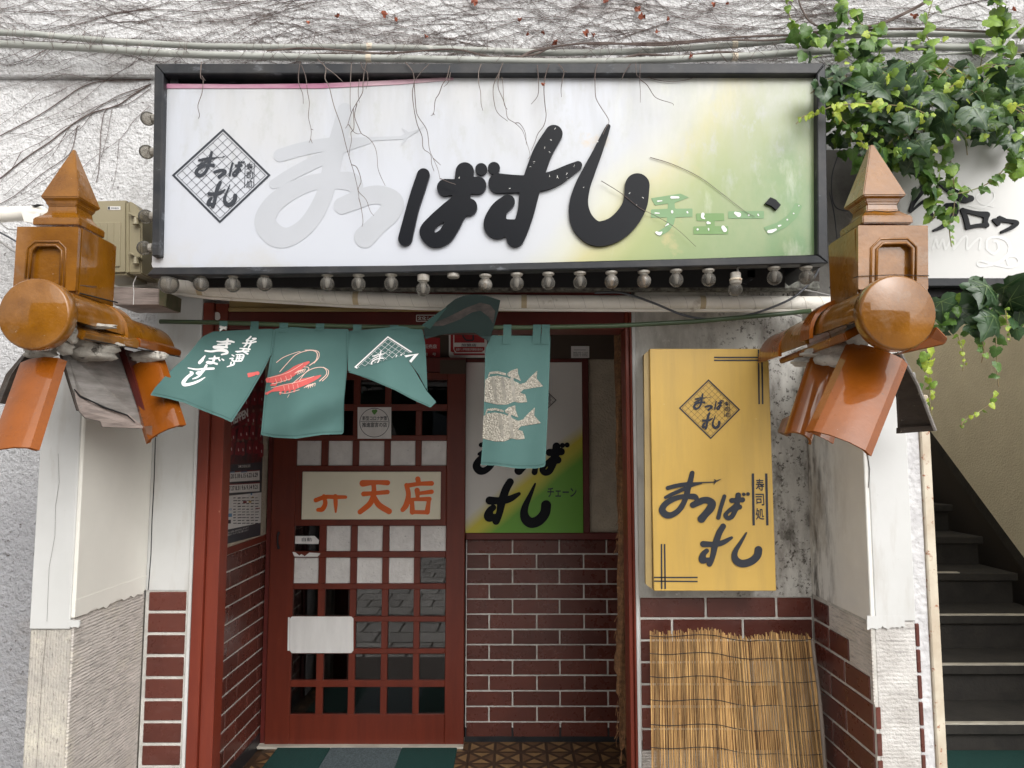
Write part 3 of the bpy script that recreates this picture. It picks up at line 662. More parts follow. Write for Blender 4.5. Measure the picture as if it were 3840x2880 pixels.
# stickers on the door
stk = polyplate('round_notice_sticker', rectpts(1341, 1527, 1467, 1645), flat(DY - .004), M['sticker'], dr, .002)
t = TX(flat(DY - .0045), .0008)
t.put('新型コロナ対策', 1359, 1560, 1452, 1577, .012); t.put('推進宣言の店', 1358, 1584, 1451, 1602, .012)
t.path([(1404 + 55 * math.cos(a * math.pi / 16), 1585 + 54 * math.sin(a * math.pi / 16)) for a in range(33)], 2); t.line((1352, 1581), (1456, 1581), 1.5)
t.build('print', M['navy'], stk)
M['leafgreen'] = mat('green_print', (.09, .25, .05), rough=.6)
sheet('print', sd_strokes([[(1400, 1542, 6), (1404, 1552, 3)], [(1409, 1541, 6), (1404, 1552, 3)]]), flat(DY - .0055), M['leafgreen'], stk, 1.5)
polyplate('blank_notice', [(1094, 2312), (1317, 2312), (1325, 2320), (1325, 2440), (1317, 2449), (1094, 2449), (1087, 2440), (1087, 2320)], flat(DY - .004), M['sticker'], dr, .0025)
polyplate('torn_sticker', [(1080, 2315), (1086, 2315), (1086, 2440), (1078, 2440)], flat(DY - .003), M['sticker'], dr, .0015)
polyplate('handwritten_label', [(1107, 2010), (1180, 2010), (1196, 2026), (1194, 2040), (1106, 2039)], flat(DY - .003), M['sticker'], dr, .002)
TX(flat(DY - .004)).put('自動', 1132, 2016, 1170, 2030).build('handwriting', M['navy'], dr)
polyplate('torn_sticker', [(1097, 2070), (1108, 2071), (1122, 2084), (1130, 2078), (1142, 2086), (1160, 2072), (1192, 2074), (1201, 2076), (1192, 2088), (1104, 2088)], flat(DY - .004), M['sticker'], dr, .0015)
MB().tube([U(x, y, 3.405) for x, y in [(1046, 1995), (1041, 2010), (1041, 2040), (1046, 2058)]], [.006, .004, .004, .006], 8).build('handle', M['twine'], dr, smooth=True)
polyplate('notice', rectpts(1650, 1350, 1746, 1402), flat(DY - .006), M['brown_panel'], dr, .002)
# dim room behind the door
rm = thing('dining_room', 'dim interior seen through the clear panes of the sliding door', 'room', (-.7, 4, 0))
MB().box(-1.6, .2, 4.9, 5.0, -.02, 2.4).build('far_wall', M['room'], rm)
MB().box(-1.6, .2, DY + .05, 5.0, 2.2, 2.3).build('ceiling', M['room'], rm)
MB().box(-1.7, -1.6, DY + .05, 5.0, -.02, 2.4).build('side_wall', M['room'], rm)
MB().box(.2, .3, DY + .20, 5.0, -.02, 2.4).build('side_wall', M['room'], rm)
dsr = thing('door_surround', 'dark red head and jamb around the sliding door with a pale threshold', 'door frame', (-.7, 3.45, 0))
MB().box(-1.17, xs0 - .001, DY + .001, BY - .022, dz1 + .002, ztt).build('head_rail', M['red_dark'], dsr, bevel=.002)
MB().box(-1.17, dxl - .002, DY + .012, BY - .002, -.01, dz1).build('jamb', M['red_dark'], dsr)
MB().box(-1.17, xd - .002, DY - .03, BY, FZ, FZ + .010).build('threshold', M['nosing'], dsr)
# mats
mt = thing('door_mat', 'dark green bristle door mat with a grey blue middle stripe', 'door mat', (-.85, 3.2, 0))
mp_ = lambda a, b: (XA(a, 3.36, 2800), XA(b, 3.36, 2800))
x0, x3 = XA(1030, 3.34, 2830), XA(1712, 3.34, 2830); x1, x2 = XA(1232, 3.34, 2830), XA(1502, 3.34, 2830)
for a, b, k in ((x0, x1, 'mat_g'), (x1 + .0004, x2, 'mat_b'), (x2 + .0004, x3, 'mat_g')):
    MB().box(a, b, 2.6, 3.375, FZ + .001, FZ + .014).build('mat_section', M[k], mt, bevel=.003)
sm = tag(MB().box(1.25, 3.0, 2.7, 3.46, .051, .064).build('stair_mat', M['mat_g'], bevel=.003), 'dark green mat at the foot of the stairs', 'door mat')

# ================================================================ staircase
sc_ = thing('staircase', 'dark concrete stairs with pale nosing strips climbing behind the right pier', 'staircase', (2.2, 3.5, 0))
for n in range(1, 11):
    y = 3.46 + .30 * (n - 1); z = .18 * n - .0
    MB().box(1.30, 3.02, y + .02, y + .36, z - .19, z - .045).build('riser', M['stair'], sc_)
    MB().box(1.30, 3.04, y - .01, y + .34, z - .0445, z).build('tread', M['stair'], sc_, bevel=.004)
    MB().box(1.30, 3.02 - (.33 if n > 3 else 0), y - .012, y + .022, z + .0005, z + .006).build('nosing', M['nosing'], sc_, bevel=.0015)
st_ = thing('stairwell_wall', 'tan sprayed right wall of the stairwell with a dark stringer', 'wall', (3.1, 4.5, 0))
def spt(Y, dz=0): return Vector((3.12, Y, .80 + (Y - 4.4) * .88 + dz))
MB().prism([spt(2.0), spt(7.5), Vector((3.12, 7.5, 4.6)), Vector((3.12, 2.0, 4.6))], (.12, 0, 0)).build('sprayed_render', M['tanwall'], st_)
MB().prism([spt(2.0, -.002), spt(7.5, -.002), spt(7.5, -.09), spt(2.0, -.09)], (.12, 0, 0)).build('stringer', M['stair'], st_)
MB().prism([spt(2.0, -.095), spt(7.5, -.095), Vector((3.16, 7.5, -.02)), Vector((3.16, 2.0, -.02))], (.1, 0, 0)).build('lower_wall', M['room'], st_)
MB().box(1.19, 1.30, 2.56, 7.5, -.02, 4.6).build('inner_wall', M['tanwall'], st_)
MB().box(1.19, 3.3, 7.5, 7.6, -.02, 4.6).build('end_wall', M['tanwall'], st_)
# ================================================================ buildings opposite (only mirrored in glaze and glass)
ob = thing('opposite_building', 'pale building across the street mirrored in the glass', 'building', (-3, -16, 0))
MB().box(-13, 1.5, -17, -15, -.02, 7.5).build('wall', M['bldg'], ob)
for i in range(6):
    for k in range(2): MB().box(-12 + i * 2.2, -10.8 + i * 2.2, -14.995, -14.95, 1 + k * 3, 2.6 + k * 3).build('window', M['bldg_win'], ob)
ob = thing('opposite_building', 'lower darker building across the street, right of the pale one', 'building', (6, -16, 0))
MB().box(1.6, 13, -17, -15.4, -.02, 5.2).build('wall', M['bldg'], ob)
for i in range(5): MB().box(2.4 + i * 2.1, 3.6 + i * 2.1, -15.395, -15.35, 1, 2.6).build('window', M['bldg_win'], ob)
# ================================================================ brush letters
Z1 = lambda s: [[(1440 + p[0] * .4792, 420 + p[1] * .4792, p[2] * .4792) for p in st] for st in s]
Z2 = lambda s: [[(900 + p[0] * .3254, 420 + p[1] * .3254, p[2] * .3254) for p in st] for st in s]
LET = {
 'ba': Z1([[(308, 490, 50), (265, 620, 52), (222, 760, 50), (165, 990, 55)],
        [(481, 590, 67), (600, 580, 56), (732, 573, 69)],
        [(632, 465, 72), (615, 600, 70), (590, 700, 70), (500, 775, 66), (390, 850, 48), (335, 935, 58), (385, 1000, 56), (470, 975, 62), (530, 890, 62), (580, 790, 62), (620, 745, 70)],
        [(600, 740, 70), (662, 742, 68)], [(540, 780, 60), (600, 800, 40)],
        [(760, 445, 46), (761, 446, 46)], [(860, 437, 47), (861, 438, 47)]]),
 'su': Z1([[(1328, 170, 70), (1245, 310, 75), (1185, 470, 77), (1140, 620, 77), (1110, 780, 66), (1068, 910, 64), (1028, 985, 70)],
        [(893, 556, 77), (1000, 560, 70), (1120, 560, 66), (1250, 545, 66), (1350, 510, 60), (1440, 460, 48), (1518, 416, 33)],
        [(968, 702, 57), (900, 765, 66), (868, 865, 88), (890, 905, 86), (960, 900, 62), (1030, 900, 60)]]),
 'shi': Z1([[(1755, 112, 18), (1718, 200, 28), (1668, 320, 38), (1605, 460, 50), (1548, 600, 62), (1524, 740, 76), (1560, 870, 92), (1660, 950, 97), (1790, 925, 97), (1895, 840, 96), (1965, 720, 95), (1983, 575, 96)]]),
 'ma': Z2([[(1208, -20, 85), (1150, 250, 100), (1080, 500, 105), (1040, 720, 105), (985, 920, 95), (880, 1150, 100), (740, 1330, 100), (560, 1440, 110), (400, 1420, 130), (290, 1270, 125), (360, 1090, 110), (520, 950, 105), (720, 850, 95), (900, 800, 90), (1100, 790, 95), (1270, 800, 108), (1330, 850, 90)],
        [(460, 500, 75), (700, 430, 78), (1000, 370, 72), (1250, 340, 42), (1500, 312, 24), (1880, 296, 18)],
        [(390, 830, 55), (600, 710, 68), (900, 560, 72), (1200, 425, 42), (1500, 345, 15)],
        [(1880, 280, 20), (1940, 262, 26), (2040, 215, 12), (2140, 160, 3)], [(1865, 190, 5), (1925, 260, 22), (1860, 385, 5)]]),
 'tsu': Z2([[(1175, 1080, 96), (1350, 1010, 105), (1500, 960, 105), (1640, 960, 108), (1760, 1040, 125), (1720, 1160, 125), (1580, 1300, 115), (1440, 1440, 125)]]),
}
def bbox(sts):
    f = sd_strokes(sts); return f.bb
LB = {k: bbox(v) for k, v in LET.items()}
def put(key, bb, rs=1.0, M2=None):
    a, b, c, d = LB[key]; kx = (bb[2] - bb[0]) / (c - a); ky = (bb[3] - bb[1]) / (d - b); kr = (kx + ky) / 2 * rs
    return [[(bb[0] + (p[0] - a) * kx, bb[1] + (p[1] - b) * ky, p[2] * kr) for p in st] for st in LET[key]]
def aff(sts, fn, k): return [[fn(p[0], p[1]) + (p[2] * k,) for p in st] for st in sts]

# ---------------------------------------------------------------- the diamond emblem, drawn in its own 1742-wide square
EC = [(900, 93), (1640, 820), (850, 1567), (103, 820)]
EM = [('ma', (452, 430, 1000, 858)), ('tsu', (735, 718, 966, 872)), ('ba', (980, 588, 1250, 858)), ('su', (645, 895, 965, 1350)), ('shi', (890, 930, 1126, 1318))]
def emblem(parent, mp, fn, k, m_line, m_let, cell, clip=None, off=.0012, bold=.01):
    """fn maps emblem units to picture units; k = its scale"""
    c = (sum(p[0] for p in EC) / 4, sum(p[1] for p in EC) / 4)
    def ring(s): return [(c[0] + (p[0] - c[0]) * s, c[1] + (p[1] - c[1]) * s) for p in EC]
    def cut(poly):
        if clip is None: return poly
        out = poly
        for (nx, ny, d) in clip:
            new = []
            for i in range(len(out)):
                a, b = out[i], out[(i + 1) % len(out)]; fa = nx * a[0] + ny * a[1] - d; fb = nx * b[0] + ny * b[1] - d
                if fa <= 0: new.append(a)
                if (fa < 0) != (fb < 0): t = fa / (fa - fb); new.append((a[0] + (b[0] - a[0]) * t, a[1] + (b[1] - a[1]) * t))
            out = new
            if len(out) < 3: return []
        return out
    t = TX(mp, off)
    def seg(a, b, w, n=8):
        for i in range(n):
            p = (a[0] + (b[0] - a[0]) * i / n, a[1] + (b[1] - a[1]) * i / n); q = (a[0] + (b[0] - a[0]) * (i + 1) / n, a[1] + (b[1] - a[1]) * (i + 1) / n)
            P = np.array(p); Q = np.array(q); d = (Q - P) / (np.hypot(*(Q - P)) + 1e-9); nn = np.array([-d[1], d[0]]) * w / 2
            pl = cut([tuple(P + nn), tuple(Q + nn), tuple(Q - nn), tuple(P - nn)])
            if len(pl) >= 3: t.poly([fn(*x) for x in pl])
    o1, i1, i2 = ring(1), ring(.94), ring(.895)
    for a in range(4):
        b = (a + 1) % 4
        for i in range(10):
            L = lambda r, s: (r[a][0] + (r[b][0] - r[a][0]) * s, r[a][1] + (r[b][1] - r[a][1]) * s)
            pl = cut([L(o1, i / 10), L(o1, (i + 1) / 10), L(i1, (i + 1) / 10), L(i1, i / 10)])
            if len(pl) >= 3: t.poly([fn(*x) for x in pl])
        seg(i2[a], i2[b], 7)
    for i in range(1, 9):
        s = i / 9
        for (a, b, c_, d) in ((0, 1, 3, 2), (0, 3, 1, 2)):
            L = lambda r, p, q, s: (r[p][0] + (r[q][0] - r[p][0]) * s, r[p][1] + (r[q][1] - r[p][1]) * s)
            seg(L(i2, a, b, s), L(i2, c_, d, s), 6)
    if clip is None or True:
        for x, y0, y1 in ((1245, 630, 1015), (1386, 630, 1008)): seg((x, y0), (x - 10, y1), 11, 4)
    t.build('emblem_lines', m_line, parent)
    sts = []
    for key, bb in EM: sts += put(key, bb, .95)
    f = sd_strokes(aff(sts, fn, k))
    if clip is not None:
        inv = clip_src
        f = sd_and(f, inv)
    sheet('emblem_letters', f, mp, m_let, parent, cell, off=off * 1.8)
    if clip is None:
        t = TX(mp, off * 1.5)
        for ch, y in (('寿', 635), ('司', 765), ('処', 900)):
            t.put(ch, 0, 0, 0, 0, bold, q=[fn(1265, y), fn(1368, y), fn(1360, y + 112), fn(1257, y + 112)])
        t.build('emblem_writing', m_line, parent)
def affine3(dst):                      # emblem corners top, right, bottom, left -> picture points
    A = np.array([[x, y, 1] for x, y in EC]); X = np.linalg.lstsq(A, np.array(dst), rcond=None)[0]
    return lambda x, y: tuple(np.array([x, y, 1]) @ X)

# ================================================================ big sign
bs = thing('shop_sign', 'long white to green signboard in a dark metal frame with big black brush letters', 'signboard', (0, SY, 2.3))
fo = [(578, 237), (3095, 237), (3106, 1036), (556, 1036)]
fi = [(612, 275), (3064, 275), (3066, 995), (592, 1000)]
fr = [('top', [fo[0], fo[1], fi[1], fi[0]]), ('r', [fo[1], fo[2], fi[2], fi[1]]), ('b', [(540, 1036), fo[2], fi[2], (580, 1000)]), ('l', [fo[0], (568, 960), (598, 960), fi[0]])]
for k, pts in fr:
    if k == 'b': pts = [(548, 1032), (900, 1030), (1500, 1022), (2200, 1008), (3108, 987), (3066, 968 - 12), (2200, 980), (1500, 995), (900, 1000), (575, 1002)]
    if k == 'r': pts = [(3096, 236), (3107, 989), (3067, 955), (3064, 276)]
    if k == 'top': pts = [(578, 237), (3095.5, 235.5), (3063.5, 276), (613, 276)]
    polyplate('frame_bar', pts, flat(SY - .03), M['frame'], bs, .30 if k != 'b' else .045, bevel=.003)
# acrylic face, its top edge sagging away from the frame on the left
face = [(598, 316), (800, 319), (1200, 316), (1500, 302), (1750, 287), (2300, 279), (3063, 277), (3066, 955), (2600, 970), (2000, 985), (1500, 996), (900, 1003), (566, 1003), (570, 980)]
sheet('sign_face', sd_poly(face), flat(SY - .004), M['sign'], bs, 12, thick=.004)
M['pink'] = mat('faded_pink_band', (.34, .10, .20), (.56, .40, .44), ns=5, rough=.5, stretch=(.6, 1, 2))
polyplate('face_edge', [(612, 314), (900, 316), (1200, 313), (1500, 299), (1700, 289), (1700, 299), (1500, 316), (1200, 331), (900, 331), (612, 331)], flat(SY - .0065), M['pink'], bs, .0022)
MB().box(XA(608, SY), XA(3066, SY), SY + .20, SY + .21, ZA(1020, SY), ZA(240, SY)).build('back_plate', M['dark'], bs)
MB().box(XA(575, SY), XA(608, SY), SY + .0, SY + .2, ZA(1000, SY), ZA(250, SY)).build('side_plate', M['frame'], bs)
for x, y in [(669, 296), (789, 297), (900, 296), (1017, 297), (1130, 296), (1248, 295), (1474, 290), (1592, 286)]:
    p = U(x, y - 2, SY + .10); MB().lathe([(.011, -.012), (.015, -.004), (.016, .014)], p, n=12).build('inner_socket', M['socket_br'], bs, auto=40)
for k in ('ba', 'su', 'shi'):
    sheet('black_letter', sd_strokes(LET[k]), flat(SY - .015), M['black_ac'], bs, 3.2, thick=.0105, smooth=True)
M['ghost'] = mat('grey_letter_ghost', (.425, .44, .475), (.40, .415, .445), ns=4, rough=.4)
for k in ('ma', 'tsu'):
    sheet('letter_ghost', sd_strokes(LET[k]), flat(SY - (.0052 if k == 'ma' else .0055)), M['ghost'], bs, 4)
c3 = lambda P: [(2400 + x * .3165, 680 + y * .3165) for x, y in P]
M['ggreen'] = mat('green_letter_ghost', (.16, .29, .13), (.13, .25, .10), ns=9, rough=.45)
M['ggreen2'] = mat('dark_green_letter_ghost', (.11, .23, .055), (.15, .27, .09), ns=9, rough=.45)
gh = [([(130, 200), (480, 145), (580, 190), (410, 255), (415, 325), (622, 322), (622, 420), (420, 428), (400, 510), (340, 590), (230, 655), (200, 600), (300, 540), (325, 428), (130, 430), (130, 332), (330, 325), (335, 262), (180, 285)], 'ggreen'),
      ([(663, 380), (995, 378), (1000, 465), (885, 468), (885, 530), (1045, 530), (1045, 625), (635, 628), (632, 535), (785, 532), (785, 470), (670, 468)], 'ggreen2'),
      ([(1045, 355), (1470, 350), (1470, 440), (1045, 440)], 'ggreen'),
      ([(1845, 250), (1925, 292), (1860, 430), (1740, 540), (1530, 640), (1465, 545), (1620, 490), (1740, 410), (1800, 330)], 'ggreen')]
for p, k in gh: sheet('letter_ghost', sd_poly(c3(p)), flat(SY - .0052), M[k], bs, 4)
sheet('black_letter', sd_poly(c3([(1545, 187), (1610, 215), (1672, 280), (1618, 338), (1560, 290), (1482, 258)])), flat(SY - .014), M['black_ac'], bs, 3, thick=.009)
wsp = [(375, 190, 16), (455, 190, 12)], [(210, 235, 9), (260, 230, 6)], [(380, 355, 14), (381, 368, 13)], [(180, 375, 8), (230, 378, 6)], [(560, 362, 10), (565, 372, 8)], [(195, 605, 14), (230, 620, 20), (260, 600, 6)], [(300, 530, 5), (335, 505, 10)], [(745, 390, 20), (740, 425, 15), (765, 440, 8)], [(805, 490, 18), (830, 495, 10)], [(812, 560, 9), (815, 580, 6)], [(683, 568, 12), (684, 569, 12)], [(985, 545, 22), (1005, 575, 26)], [(1130, 375, 16), (1170, 395, 28)], [(1288, 400, 11), (1289, 401, 11)], [(1398, 390, 8), (1405, 405, 8)], [(1525, 595, 18), (1560, 590, 20), (1610, 570, 12)], [(1645, 528, 12), (1670, 520, 7)], [(1745, 453, 10), (1746, 454, 10)], [(1820, 380, 9), (1821, 381, 9)], [(1882, 288, 8), (1883, 289, 8)]
M['glue'] = mat('white_glue_residue', (.72, .72, .70), rough=.6)
sheet('glue_residue', sd_strokes([[(2400 + p[0] * .3165, 680 + p[1] * .3165, p[2] * .3165) for p in s] for s in wsp]), flat(SY - .0062), M['glue'], bs, 2)
# small chips on the black letters
chips = [(1343, 130), (1305, 222), (1255, 280), (1295, 318), (1175, 395), (1143, 430), (1292, 498), (1352, 500), (1360, 512), (1430, 485), (1435, 520), (1493, 420), (1560, 590), (1670, 232), (1925, 638), (2028, 672), (1980, 728), (587, 516), (985, 603)]
random.seed(3)
sheet('glue_residue', sd_strokes([[(1440 + (x + random.uniform(-9, 9)) * .479, 420 + (y + random.uniform(-9, 9)) * .479, .75), (1440 + (x + random.uniform(-9, 9)) * .479, 420 + (y + random.uniform(-9, 9)) * .479, .6)] for x, y in chips for _ in range(2)]), flat(SY - .0158), M['glue'], bs, 1.2)
emblem(bs, flat(SY - .004), lambda x, y: (620 + x * .2411, 460 + y * .2411), .2411, M['char'], M['char'], 1.5)

# ================================================================ gold sign
GY = 2.27
gs = thing('wall_sign', 'upright gold yellow shop sign with a diamond emblem and charcoal brush letters', 'signboard', (.6, GY, 1.5))
g6 = lambda x, y: (2340 + x * .6329, 1250 + y * .6329)
gz0, gz1 = ZA(2216, GY), ZA(1308, GY); gxl, gxr = XA(2440, GY, 1500), XA(2911, GY, 2216) 
MB().box(gxl, gxr, GY, GY + .022, gz0, gz1).build('face', M['yellow'], gs, bevel=.0015)
MB().box(gxl + .004, gxr - .004, GY + .0225, WY - .001, gz0 + .004, gz1 - .004).build('housing', M['yellow_side'], gs)
polyplate('side_flange', [g6(118, 125), g6(152, 97), g6(167, 1518), g6(128, 1485)], flat(GY + .0115), M['yellow_side'], gs, .015)
mpg = flat(GY - .0003)
sts = []
for key, bb in (('ma', (200, 805, 610, 1100)), ('tsu', (383, 958, 545, 1128)), ('ba', (540, 933, 752, 1113)), ('su', (438, 1118, 662, 1390)), ('shi', (623, 1160, 826, 1385))):
    sts += put(key, bb, .88)
gl = sheet('brush_letters', sd_strokes(aff(sts, g6, .6329)), mpg, M['char'], gs, 2.2, off=.003, ex=(0, .003, 0))
t = TX(mpg, .0012); tp = TX(mpg, .0012); tq = TX(mpg, .0012)
for a, b, w in [((533, 143), (866, 143), 8), ((533, 160), (866, 160), 8), ((796, 97), (800, 420), 9), ((816, 97), (821, 420), 9), ((176, 1446), (436, 1446), 8), ((176, 1468), (436, 1470), 8), ((222, 1248), (223, 1514), 9), ((240, 1248), (244, 1514), 9), ((763, 830), (768, 1138), 14), ((842, 830), (849, 1138), 14)]:
    (t if a[0] > 700 and w == 14 else (tq if a[1] > 1200 else tp)).line(g6(*a), g6(*b), w * .6329)
for ch, y in (('寿', 862), ('司', 950), ('処', 1035)): t.put(ch, 0, 0, 0, 0, .012, q=[g6(778, y), g6(828, y), g6(832, y + 70), g6(780, y + 70)])
t.build('writing', M['navy'], gs); tp.build('corner_lines', M['navy'], gs); tq.build('corner_lines', M['navy'], gs)
emblem(gs, mpg, affine3([g6(500, 272), g6(688, 452), g6(513, 627), g6(325, 443)]), .152, M['navy'], M['navy'], 1.1, off=.0012, bold=.015)

# inner signboard lettering
i5 = lambda x, y: (1700 + x * .4521, 1350 + y * .4521)
sts = []
for key, bb in (('ma', (162, 555, 640, 952)), ('tsu', (440, 760, 660, 950)), ('ba', (645, 675, 972, 965)), ('su', (257, 975, 580, 1372)), ('shi', (548, 988, 808, 1388))): sts += put(key, bb, 1.12)
sheet('brush_letters', sd_strokes(aff(sts, i5, .4521)), flat(IY - .0005), M['black_ac'], ib, 2.4, off=.004, ex=(0, .004, 0))
t = TX(flat(IY - .0005), .0012); t.put('チェーン', *i5(780, 1058), *i5(1022, 1138), .02); t.build('writing', M['navy'], ib)
emblem(ib, flat(IY - .0005), affine3([i5(700, 185), i5(858, 335), i5(700, 480), i5(545, 335)]), .13, M['navy'], M['navy'], 1.6)

# plates and stickers under the transom
TY = BY - .02
pl_ = thing('member_plate', 'white and red member shop plate with three characters above the inner signboard', 'plate', (0, TY, 2))
p3 = lambda x, y: (1300 + x * .4521, 900 + y * .4521)
M['pl_red'] = mat('deep_red_print', (.33, .018, .022), rough=.45)
polyplate('plate', [p3(848, 700), p3(1165, 700), p3(1165, 965), p3(1150, 975), p3(862, 975), p3(848, 962)], flat(TY - .008), M['sticker'], pl_, .007)
t = TX(flat(TY - .0082), .001); t.poly([p3(862, 720), p3(884, 720), p3(884, 900), p3(900, 940), p3(862, 925)]); t.poly([p3(893, 720), p3(1143, 720), p3(1143, 852), p3(893, 852)]); t.poly([p3(893, 887), p3(1143, 887), p3(1143, 912), p3(1120, 930), p3(910, 930), p3(893, 912)]); t.poly([p3(880, 940), p3(1140, 940), p3(1150, 956), p3(893, 956)])
tag(t.build('print', M['pl_red'], pl_), kind='stuff')
t = TX(flat(TY - .0082), .002); t.put('加盟店', *p3(950, 860), *p3(1075, 884), .01); t.path([p3(965, 740), p3(965, 800), p3(990, 832), p3(1050, 832), p3(1050, 740)], 6); tag(t.build('print', M['navy'], pl_), kind='stuff')
t = TX(flat(TY - .0082), .0022); t.put('全国すし商環境衛生同業組合連合会', *p3(905, 897), *p3(1130, 918), .01); t.build('print', M['sticker'], pl_)
rp_ = thing('dealer_plate', 'small red enamel plate with white characters hanging on the dark transom', 'plate', (-.2, TY, 2))
polyplate('plate', rectpts(*p3(600, 810), *p3(774, 972)), flat(TY - .006), M['pl_red'], rp_, .005)
t = TX(flat(TY - .0062), .001); t.put('販売店', *p3(640, 866), *p3(748, 900), .01); t.put('第　号', *p3(640, 935), *p3(742, 960), .01); tag(t.build('print', M['sticker'], rp_), kind='stuff')
tg = tag(polyplate('contact_card', rectpts(*p3(1862, 880), *p3(2012, 978)), flat(TY - .004), M['sticker'], None, .003), 'small white contact card on the dark transom at the right', 'card')
t = TX(flat(TY - .0042), .001)
for k in range(3): t.put(['000-00-1114', '0000-0-0000', '0000-2-0000'][k], *p3(1878, 928 + k * 14), *p3(1998, 938 + k * 14))
t.line(p3(1885, 912), p3(1985, 912), 1.2); tag(t.build('print', M['navy'], tg), kind='stuff')
yc = tag(polyplate('yellow_card', rectpts(*p3(1255, 738), *p3(1297, 800)), flat(TY - .004), M['yellow'], None, .003), 'tiny yellow notice on the transom behind the cloth loops', 'card')

# ================================================================ poster on the side wall
PXX = RX + .0005; mps = side(PXX)
po = thing('team_poster', 'tall poster of a red clad team with a match calendar and small print below', 'poster', (PXX, 3, 1.5))
pc = lambda x, y: (780 + x * .3916, 1400 + y * .3916)
nrm = (1, 0, 0)
def pplate(name, pts, m, off, parent=po):
    t = TX(mps, off, nrm); t.poly(pts); return t.build(name, m, parent)
M['po_dark'] = mat('dark_poster_print', (.035, .022, .024), (.14, .02, .02), ns=26, rough=.35)
M['po_navy'] = mat('slate_poster_print', (.042, .048, .058), rough=.35)
M['po_red'] = mat('red_poster_print', (.27, .02, .028), (.16, .012, .02), ns=40, rough=.35)
M['po_skin'] = mat('skin_poster_print', (.22, .13, .10), rough=.4)
M['po_blue'] = mat('blue_poster_print', (.10, .25, .42), rough=.4)
pplate('sheet', [pc(128, -380), pc(552, -300), pc(500, 1550), pc(112, 1650)], M['po_navy'], .001)
pplate('picture', [pc(133, -370), pc(550, -290), pc(507, 850), pc(140, 880)], M['po_dark'], .0018)
random.seed(5)
pe, he, nu = [], [], []
for row, (y, n) in enumerate([(60, 6), (230, 6), (400, 6), (560, 6), (700, 7)]):
    for i in range(n):
        x = 165 + i * (335 / (n - 1)) + random.uniform(-12, 12) ; yy = y + random.uniform(-20, 20)
        pe.append([pc(x, yy - 20) + (8.5,), pc(x, yy + 70) + (8,)]); pe.append([pc(x - 16, yy) + (3.5,), pc(x - 26, yy + 75) + (2.6,)])
        he.append([pc(x, yy - 62) + (4.4,), pc(x, yy - 55) + (4.4,)]); nu.append([pc(x, yy + 22) + (1.2,), pc(x + 2, yy + 45) + (1.2,)])
def psheet(name, f, m, off, cell=2):
    V, Fc = march(f, cell); P = [mps(*p) + Vector(nrm) * off for p in V]; me = bpy.data.meshes.new(name); me.from_pydata([tuple(p) for p in P], [], Fc); me.update(); return link(name, me, po, m)
for o_ in (psheet('team_shirts', sd_strokes(pe), M['po_red'], .0024), psheet('faces', sd_strokes(he), M['po_skin'], .0027, 1.8), psheet('shirt_numbers', sd_strokes(nu), M['sticker'], .003, 1.4)): tag(o_, kind='stuff')
def ptx(m, off, *it):
    t = TX(mps, off, nrm)
    for i in it:
        if i[0] == 't': t.put(i[1], 0, 0, 0, 0, i[3], q=[pc(*p) for p in i[2]])
        else: t.poly([pc(*p) for p in i[1]])
    t.build('print', m, po)
W_ = lambda x0, y0, x1, y1, s=-.06: [(x0, y0), (x1, y0 + (x1 - x0) * s), (x1, y1 + (x1 - x0) * s), (x0, y1)]
ptx(M['sticker'], .0034, ('t', 'HEPPEN', [(205, 420), (372, 335), (378, 415), (215, 500)], .04))
ptx(M['po_red'], .0036, ('p', [(215, 530), (355, 455), (355, 480), (215, 560)]))
ptx(M['sticker'], .002, ('p', W_(132, 945, 490, 1045)), ('p', W_(128, 1065, 490, 1150)), ('p', [(125, 1180), (508, 1140), (500, 1430), (112, 1512)]))
ptx(M['sticker'], .002, ('t', 'スタ浅間', W_(134, 882, 185, 912), .01), ('t', 'GAME SCHEDULE 2025', W_(285, 880, 400, 905), .01), ('t', '会場案内とお問い合わせはこちらまで', [(140, 1530), (385, 1465), (385, 1480), (140, 1550)], .01), ('t', '最新情報はホームページをご覧ください', [(140, 1552), (385, 1490), (385, 1505), (140, 1572)], .01))
ptx(M['po_red'], .0026, ('p', W_(132, 945, 490, 954)), ('p', W_(128, 1065, 490, 1074)), ('p', W_(330, 1225, 365, 1245)), ('p', W_(450, 1290, 490, 1300)))
ptx(M['po_blue'], .0028, ('p', W_(190, 943, 250, 953)), ('p', W_(310, 941, 370, 950)), ('t', '広島大学', W_(155, 1295, 222, 1318), .02), ('p', W_(155, 1345, 224, 1378)), ('p', W_(402, 1150, 418, 1166)))
ptx(M['yellow'], .0028, ('p', W_(383, 1222, 410, 1240)), ('p', W_(414, 1180, 430, 1192)))
rows_ = [('t', s, W_(134, y, 470, y + 42), .01) for s, y in (('4.13 4.20 5.18 6.15 6.22 6.29', 970), ('7.20 7.27 8.31 9.6 9.14 9.21', 1085))]
tiny = [('p', W_(235 + k * 42, 1190 + r * 27, 235 + k * 42 + random.uniform(22, 38), 1190 + r * 27 + random.choice([5, 7, 9]))) for r in range(10) for k in range(6)]
ptx(M['navy'], .0030, *rows_, *tiny, ('p', W_(170, 1405, 212, 1440)))

